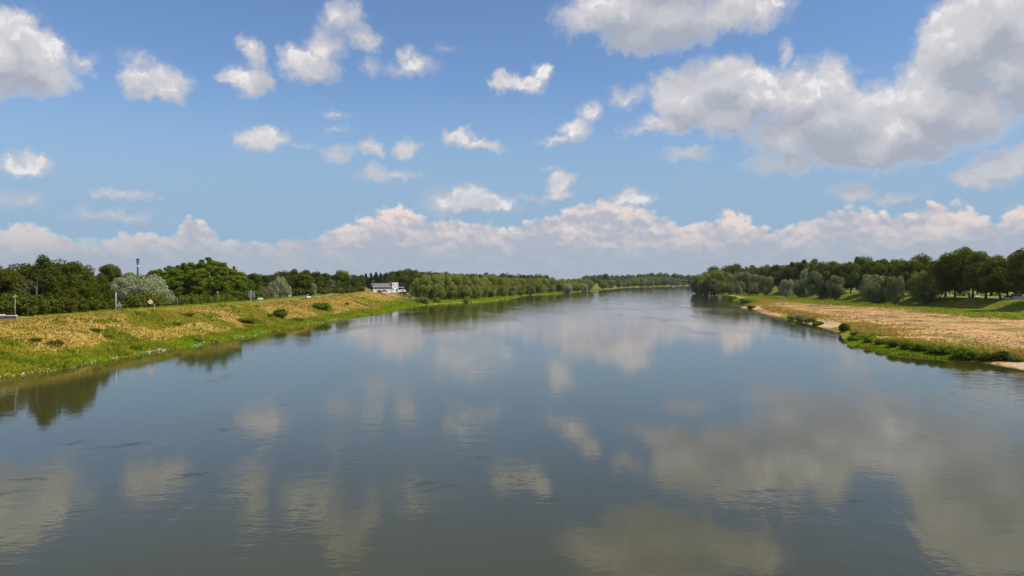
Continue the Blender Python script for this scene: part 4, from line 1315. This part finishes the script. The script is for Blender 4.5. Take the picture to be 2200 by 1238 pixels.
# billboard seen from behind
x, y, z = spot(540, xc, -10.5)
u = y / F
o = thing('billboard', 'square pale wooden billboard on two posts, seen from behind', 'billboard', (x, y, z), R(-6))
zb, zt, hw = top_z(640.5, y) - z, top_z(626, y) - z, 7.4 * u
for sx in (-.1, .45):
    part('post', lambda bm, sx=sx: tube(bm, [(sx * hw, -.12, -.2), (sx * hw, -.12, zt + (.5 if sx < 0 else -.1))], [.10, .09], 6), M_cream if sx < 0 else M_dark, o)
n = 6
for i in range(n):
    part('board', lambda bm, i=i: box(bm, (-hw + (i + .5) * 2 * hw / n, .02, (zb + zt) / 2), (2 * hw / n - .015, .035 + .006 * (i % 2), zt - zb)), M_board, o)
for zz in (zb + .25, zt - .25):
    part('batten', lambda bm, zz=zz: box(bm, (0, -.035, zz), (2 * hw * .97, .05, .1)), M_wood, o)

# green over white place sign
x, y, z = spot(559.5, xc, -.4)
u = y / F
o = thing('place_sign', 'small green over white rectangular sign on a single post', 'road sign', (x, y, z), R(26))
zb, zt, hw = top_z(643.3, y) - z, top_z(638.2, y) - z, 5.6 * u
part('post', lambda bm: tube(bm, [(0, .03, -.2), (0, .03, zt)], [.055, .055], 6), M_cream, o)
part('white_panel', lambda bm: box(bm, (0, -.03, zb + (zt - zb) * .24), (2 * hw, .04, (zt - zb) * .48)), M_white, o)
part('green_panel', lambda bm: box(bm, (0, -.03, zb + (zt - zb) * .75), (2 * hw, .04, (zt - zb) * .48)), M_green, o)
part('dark_mark', lambda bm: box(bm, (.15 * hw, -.056, zb + (zt - zb) * .74), (hw * .75, .01, (zt - zb) * .22)), M_deepgreen, o)
part('top_mark', lambda bm: prism(bm, [(-.35 * hw, zt + .01), (.15 * hw, zt + .01), (0, zt + .18), (-.2 * hw, zt + .18)], -.05, -.01), M_green, o)

# small white cabinet by the silver willows
x, y, z = spot(622, xc, -17)
o = thing('cabinet', 'small pale utility cabinet at the foot of the silver willows', 'cabinet', (x, y, z - .05), 0)
part('body', lambda bm: box(bm, (0, 0, .6), (1.1, .6, 1.2)), M_cream, o, bevel=.03)
part('door', lambda bm: box(bm, (0, -.31, .6), (.9, .03, 1.0)), M_white, o)
part('lid', lambda bm: box(bm, (0, 0, 1.26), (1.25, .75, .1)), M_steel, o)

# ------------------------------------------------------------------ cars
def car(px, fn, off, rz, paint_m, label, L=4.1, W=1.75, Hh=1.48, pos=None):
    x, y, z = pos or spot(px, fn, off)
    o = thing('parked_car' if pos or px > 700 else 'car', label, 'car', (x, y, z + .03), rz)
    lower = [(-L/2, .35), (-L/2 + .05, .72), (-L/2 + .25, .88), (L/2 - .9, .84), (L/2 - .15, .70), (L/2, .48), (L/2 - .02, .28), (-L/2 + .1, .26)]
    part('body', lambda bm: prism(bm, lower, -W/2, W/2), paint_m, o, bevel=.06)
    def cab(bm):
        a = [(-L/2 + .22, .86), (-L/2 + .55, Hh - .03), (-L/2 + 1.2, Hh), (.35, Hh - .02), (1.15, .85)]
        for s0, s1 in ((-W/2 + .12, W/2 - .12),):
            lo = [bm.verts.new((a[i][0], s, a[i][1])) for s in (-W/2 + .05, W/2 - .05) for i in (0, 4)]
            hi = [bm.verts.new((a[i][0], s, a[i][1])) for s in (-W/2 + .2, W/2 - .2) for i in (1, 2, 3)]
            b0, f0, b1, f1 = lo; p0, q0, r0, p1, q1, r1 = hi
            for f in ([b0, f0, r0, q0, p0], [b1, p1, q1, r1, f1], [b0, p0, p1, b1], [f0, f1, r1, r0], [p0, q0, q1, p1], [q0, r0, r1, q1]):
                bm.faces.new(f)
    part('window_band', cab, M_glass, o)
    part('roof', lambda bm: box(bm, (-L/2 + 1.25, 0, Hh + .012), (1.55, W - .42, .05), 0, .92), paint_m, o)
    for s in (-1, 1):
        part('pillar', lambda bm, s=s: tube(bm, [(-.25, s * (W/2 - .05), .85), (-.3, s * (W/2 - .19), Hh)], [.05, .045], 4), paint_m, o)
        part('headlight', lambda bm, s=s: box(bm, (L/2 - .14, s * (W/2 - .28), .64), (.12, .34, .14)), M_white, o)
        part('tail_light', lambda bm, s=s: box(bm, (-L/2 + .01, s * (W/2 - .16), .74), (.08, .2, .26)), M_red, o)
        for wx in (-L/2 + .8, L/2 - .8):
            w = part('wheel', lambda bm, wx=wx, s=s: tube(bm, [(wx, s * (W/2 - .2), .31), (wx, s * (W/2 + .02), .31)], [.31, .31], 14), M_tyre, o)
            part('rim', lambda bm, wx=wx, s=s: tube(bm, [(wx, s * (W/2 + .0), .31), (wx, s * (W/2 + .03), .31)], [.19, .17], 10), M_steel, w)
    part('bumper', lambda bm: box(bm, (-L/2 + .02, 0, .42), (.14, W - .1, .18)), M_dark, o)
    return o
car(661, xc, -6.6, R(-62), M_carwhite, 'white hatchback driving on the embankment road')
# ------------------------------------------------------------------ pale building with long roof
BX, BY = (836 - 1100) / F * 566, 566.0
bz = gz(BX, BY) 
bz = max(bz, top_z(627, BY)) 
u = BY / F
def bx(px): return (px - 838) * u * 1.12
def bzr(row): return top_z(row, BY) - bz
o = thing('long_building', 'pale building with long grey roof and white square tower', 'building', (BX, BY, bz), R(26))
part('base_wall', lambda bm: box(bm, ((bx(804) + bx(841)) / 2, 0, bzr(622) / 2 - .4), (bx(841) - bx(804), 7.0, bzr(622) + .8)), M_plaster, o)
part('upper_wall', lambda bm: box(bm, ((bx(804) + bx(841)) / 2, .05, (bzr(622) + bzr(616.5)) / 2), (bx(841) - bx(804) - .1, 6.9, bzr(616.5) - bzr(622) - .004)), M_brick, o)
rf = part('roof', lambda bm: prism(bm, [(-3.9, bzr(616.6)), (0, bzr(608.8)), (3.9, bzr(616.6)), (3.7, bzr(616.6) - .12), (-3.7, bzr(616.6) - .12)], bx(803), bx(841) - .03), M_slate, o)
rf.rotation_euler = (0, 0, R(-90)); rf.scale = (1, 1, 1)
rf.data.transform(Matrix.Rotation(R(180), 4, 'Z')) if False else None
part('ridge', lambda bm: tube(bm, [(bx(803), 0, bzr(608.6)), (bx(841), 0, bzr(608.6))], [.1, .1], 5), M_slate, rf).matrix_parent_inverse = rf.matrix_basis.inverted()
part('gutter', lambda bm: tube(bm, [(bx(803), -3.95, bzr(616.7)), (bx(841), -3.95, bzr(616.7))], [.08, .08], 5), M_cream, o)
for i in range(4):
    w = part('window', lambda bm, i=i: box(bm, (bx(810) + i * 2.6, -3.5, bzr(619.3)), (1.0, .12, .9)), M_glass, o)
    part('frame', lambda bm, i=i: box(bm, (bx(810) + i * 2.6, -3.53, bzr(619.3) - .5), (1.2, .1, .1)), M_white, w)
part('tower', lambda bm: box(bm, ((bx(841) + bx(853)) / 2, -.6, bzr(607.8) / 2 - .3), (bx(853) - bx(841), 6.6, bzr(607.8) + .6)), M_white, o)
part('parapet', lambda bm: box(bm, ((bx(841) + bx(853)) / 2, -.6, bzr(607.8) + .1), (bx(853) - bx(841) + .2, 6.8, .22)), M_plaster, o)
for rx, rw, zz in ((843.5, 2.6, 611.3), (850.5, 2.0, 611.3), (845.2, 1.6, 616), (849.6, 1.2, 616)):
    w = part('window', lambda bm, rx=rx, rw=rw, zz=zz: box(bm, (bx(rx), -3.92, bzr(zz)), (rw * u, .08, .85)), M_glass, o)
    part('mullion', lambda bm, rx=rx, zz=zz: box(bm, (bx(rx), -3.98, bzr(zz)), (.07, .05, .85)), M_white, w)
part('red_awning', lambda bm: box(bm, (bx(843.2), -4.1, bzr(620.6)), (2.9 * u, .5, .28)), M_red, o)
d = part('door', lambda bm: box(bm, (bx(850.5), -3.92, 1.05), (1.1, .08, 2.1)), M_glass, o)
part('antenna', lambda bm: [tube(bm, [(bx(841.5), 1, bzr(608)), (bx(841.5), 1, bzr(603.5))], [.04, .03], 5), tube(bm, [(bx(840.5), 1, bzr(604.2)), (bx(842.8), 1, bzr(604.2))], [.03, .03], 4)], M_steel, o)
part('porch', lambda bm: box(bm, (bx(857.5), -1.5, bzr(621.3) / 2 - .2), (bx(862) - bx(853) - .02, 4.0, bzr(621.3) + .4)), M_plaster, o)
part('porch_roof', lambda bm: box(bm, (bx(858.5), -1.7, bzr(617.4)), (bx(864.5) - bx(853.1), 5.2, .25)), M_white, o)
part('porch_window', lambda bm: box(bm, (bx(856), -3.52, bzr(621.8)), (1.4, .06, .8)), M_glass, o)

def tunnel(bm, w, l, n=10):
    prism(bm, [(w / 2 * math.cos(math.pi * i / n), w / 2 * .95 * math.sin(math.pi * i / n)) for i in range(n + 1)], -l / 2, l / 2)
o = thing('round_tent', 'white round topped tent beside the tower of the pale building', 'tent', (BX + bx(865.5), BY - 1.5, bz), R(6))
part('canopy', lambda bm: tunnel(bm, 4.2, 5.0), M_white, o)
part('window', lambda bm: box(bm, (-.2, -2.52, .9), (1.0, .04, .7)), M_glass, o)
part('ground_flap', lambda bm: box(bm, (0, 0, .05), (4.3, 5.1, .12)), M_cream, o)
o = thing('box_trailer', 'cream box trailer parked left of the pale building', 'trailer', (BX + bx(785.5), BY - 2, max(bz - .1, gz(BX + bx(785.5), BY - 2))), R(-4))
part('body', lambda bm: box(bm, (0, 0, 1.25), (3.9, 2.0, 1.75)), M_cream, o, bevel=.05)
part('door', lambda bm: box(bm, (-.9, -1.02, 1.2), (.8, .04, 1.4)), M_white, o)
for s in (-.5, .5):
    part('wheel', lambda bm, s=s: tube(bm, [(s, -1.02, .33), (s, -.8, .33)], [.33, .33], 12), M_tyre, o)
part('tow_bar', lambda bm: tube(bm, [(1.9, 0, .45), (3.0, 0, .45)], [.05, .05], 5), M_dark, o)
for px, lb in ((823.5, 'dark parked car in front of the tan brick wall'), (833, 'dark parked car nearest the white tower')):
    cx, cy = BX + bx(px), BY - 7
    car(px, None, 0, R(8), M_cargrey, lb, pos=(cx, cy, max(gz(cx, cy), bz - .15)))
# round hut and white chimney pipe next to the willows
cx, cy = (883 - 1100) / F * 560, 560.0
o = thing('round_hut', 'grey brown round hut at the end of the embankment by the willows', 'hut', (cx, cy, gz(cx, cy) - .1), 0)
part('wall', lambda bm: tube(bm, [(0, 0, 0), (0, 0, 1.5)], [1.9, 1.9], 16), M_board, o, smooth=True)
part('roof', lambda bm: tube(bm, [(0, 0, 1.45), (0, 0, 2.2), (0, 0, 2.7)], [2.1, 1.4, .2], 16), M_wood, o, smooth=True)
part('door', lambda bm: box(bm, (.3, -1.88, .8), (.8, .12, 1.5)), M_dark, o)
cx, cy = (889.2 - 1100) / F * 556, 556.0
o = thing('white_marker', 'white stepped marker post half hidden by the first willow', 'marker', (cx, cy, gz(cx, cy)), 0)
part('shaft', lambda bm: box(bm, (0, 0, 1.6), (.75, .6, 3.4)), M_white, o)
part('cap', lambda bm: box(bm, (0, 0, 3.5), (1.1, .8, .45), 0, .8), M_white, o)

# ------------------------------------------------------------------ things under the trees of the right embankment
x, y, z = spot(2080, xt, 13)
o = thing('globe_lamp', 'white globe lamp on a pale post under the tallest tree', 'lamp post', (x, y, z), 0)
hh = top_z(626.8, y) - z
part('post', lambda bm: tube(bm, [(0, 0, -.1), (0, 0, hh - .2)], [.09, .06], 8), M_white, o)
part('globe', lambda bm: ball(bm, (0, 0, hh), .46, 2), M_white, o, smooth=True)
part('base', lambda bm: tube(bm, [(0, 0, 0), (0, 0, .5)], [.16, .13], 8), M_cream, o)

def van(px, fn, off, rz, label, L=5.2, W=2.0, Hh=2.7):
    x, y, z = spot(px, fn, off)
    o = thing('camper_van', label, 'van', (x, y, z + .03), rz)
    prof = [(-L/2, .4), (-L/2, Hh - .15), (-L/2 + .25, Hh), (L/2 - 1.5, Hh), (L/2 - .95, 1.55), (L/2 - .1, 1.15), (L/2, .45)]
    part('body', lambda bm: prism(bm, prof, -W/2, W/2), M_white, o, bevel=.05)
    part('windscreen', lambda bm: prism(bm, [(L/2 - 1.42, Hh - .2), (L/2 - .98, 1.6), (L/2 - .94, 1.62), (L/2 - 1.36, Hh - .16)], -W/2 + .15, W/2 - .15), M_glass, o)
    for s in (-1, 1):
        part('side_window', lambda bm, s=s: box(bm, (-.6, s * (W/2 + .005), 1.75), (1.3, .03, .55)), M_glass, o)
        part('headlight', lambda bm, s=s: box(bm, (L/2 - .03, s * .7, .85), (.08, .3, .2)), M_cream, o)
        for wx in (-L/2 + 1.0, L/2 - .95):
            part('wheel', lambda bm, wx=wx, s=s: tube(bm, [(wx, s * (W/2 - .2), .36), (wx, s * (W/2 + .02), .36)], [.36, .36], 14), M_tyre, o)
van(1957, xt, 22, R(84), 'white camper van glimpsed between trunks left of the round grey willow')
van(2012, xt, 30, R(60), 'pale van in deep shade just right of the round grey willow', Hh=2.3)
van(1905, xt, 24, R(80), 'white van glimpsed behind the small grey willow trunk', Hh=2.4)
car(2097, xt, 26, R(20), M_carwhite, 'white car parked behind the trunks beside the globe lamp')
car(2164, xt, 17, R(150), M_carblue, 'silver blue car in sun beside the red stall')
car(2060, xt, 40, R(12), M_cargrey, 'grey car in the shade left of the globe lamp')
x, y, z = spot(2021, xt, 17)
o = thing('white_sign', 'small white square sign on a thin post beneath dark crowns', 'sign', (x, y, z), R(-20))
hh = top_z(621.5, y) - z
part('post', lambda bm: tube(bm, [(0, 0, -.1), (0, 0, hh)], [.05, .05], 6), M_steel, o)
part('plate', lambda bm: box(bm, (0, -.06, hh - .35), (1.1, .04, .7)), M_white, o)
x, y, z = spot(2187, xt, 21)
o = thing('market_stall', 'red and cream fairground stall at the picture edge', 'stall', (x, y, z), R(-8))
part('counter', lambda bm: box(bm, (0, 0, .6), (4.6, 2.0, 1.2)), M_cream, o)
for sx in (-2.2, -.7, .8, 2.2):
    part('post', lambda bm, sx=sx: box(bm, (sx, -1.02, 1.6), (.14, .1, 1.2)), M_cream, o)
part('back_panel', lambda bm: box(bm, (0, .9, 1.7), (4.5, .08, 1.0)), M_dark, o)
sg = part('red_panel', lambda bm: box(bm, (0, -1.05, 2.75), (4.4, .08, 1.2)), M_stall, o)
part('panel_frame', lambda bm: [box(bm, (0, -1.08, zz), (4.6, .1, .12)) for zz in (2.1, 3.4)] + [box(bm, (sx, -1.08, 2.75), (.12, .1, 1.2)) for sx in (-2.25, 2.25)], M_cream, sg)
part('roof', lambda bm: box(bm, (0, 0, 3.52), (4.8, 2.3, .1)), M_cream, o)
for sx in (-1.5, .05, 1.5):
    part('flap', lambda bm, sx=sx: box(bm, (sx, -1.04, 1.0), (1.1, .06, .55)), M_white, o)
x, y, z = spot(2174, xt, 46)
o = thing('white_marker', 'white marker plate on a short post by the pale lane', 'marker', (x, y, z), 0)
part('shaft', lambda bm: tube(bm, [(0, 0, -.1), (0, 0, 2.2)], [.06, .05], 6), M_white, o)
part('cap', lambda bm: box(bm, (0, 0, 2.4), (.6, .12, .6)), M_cream, o)
x, y, z = spot(1635, xt, 22)
o = thing('camping_tent', 'pale blue tent glimpsed under the far right willows', 'tent', (x, y, z), R(30))
part('canopy', lambda bm: prism(bm, [(-1.6, 0), (0, 2.0), (1.6, 0)], -1.8, 1.8), M_blue, o)
part('flap', lambda bm: prism(bm, [(-.5, .02), (0, 1.5), (.5, .02)], -1.86, -1.82), M_cream, o)

# ------------------------------------------------------------------ summer haze over the valley
def build_haze():
    m = bpy.data.materials.new('summer_haze'); m.use_nodes = True
    g = NT(m.node_tree); g.n.clear()
    out = g.node('ShaderNodeOutputMaterial')
    v = g.node('ShaderNodeVolumePrincipled')
    v.inputs['Color'].default_value = (.80, .88, 1.0, 1)
    v.inputs['Density'].default_value = HAZE
    v.inputs['Anisotropy'].default_value = 0.0
    g.l.new(v.outputs[0], out.inputs['Volume'])
    bm = bmesh.new()
    box(bm, (5500, 5800, 20.8), (31500, 12900, 46.4))
    bmesh.ops.recalc_face_normals(bm, faces=bm.faces[:])
    me = bpy.data.meshes.new('haze'); bm.to_mesh(me); bm.free()
    o = link('haze', me, m); tag(o, 'thin summer haze over the river valley', None, None, 'stuff')
HAZE = 2.8e-5
build_haze()
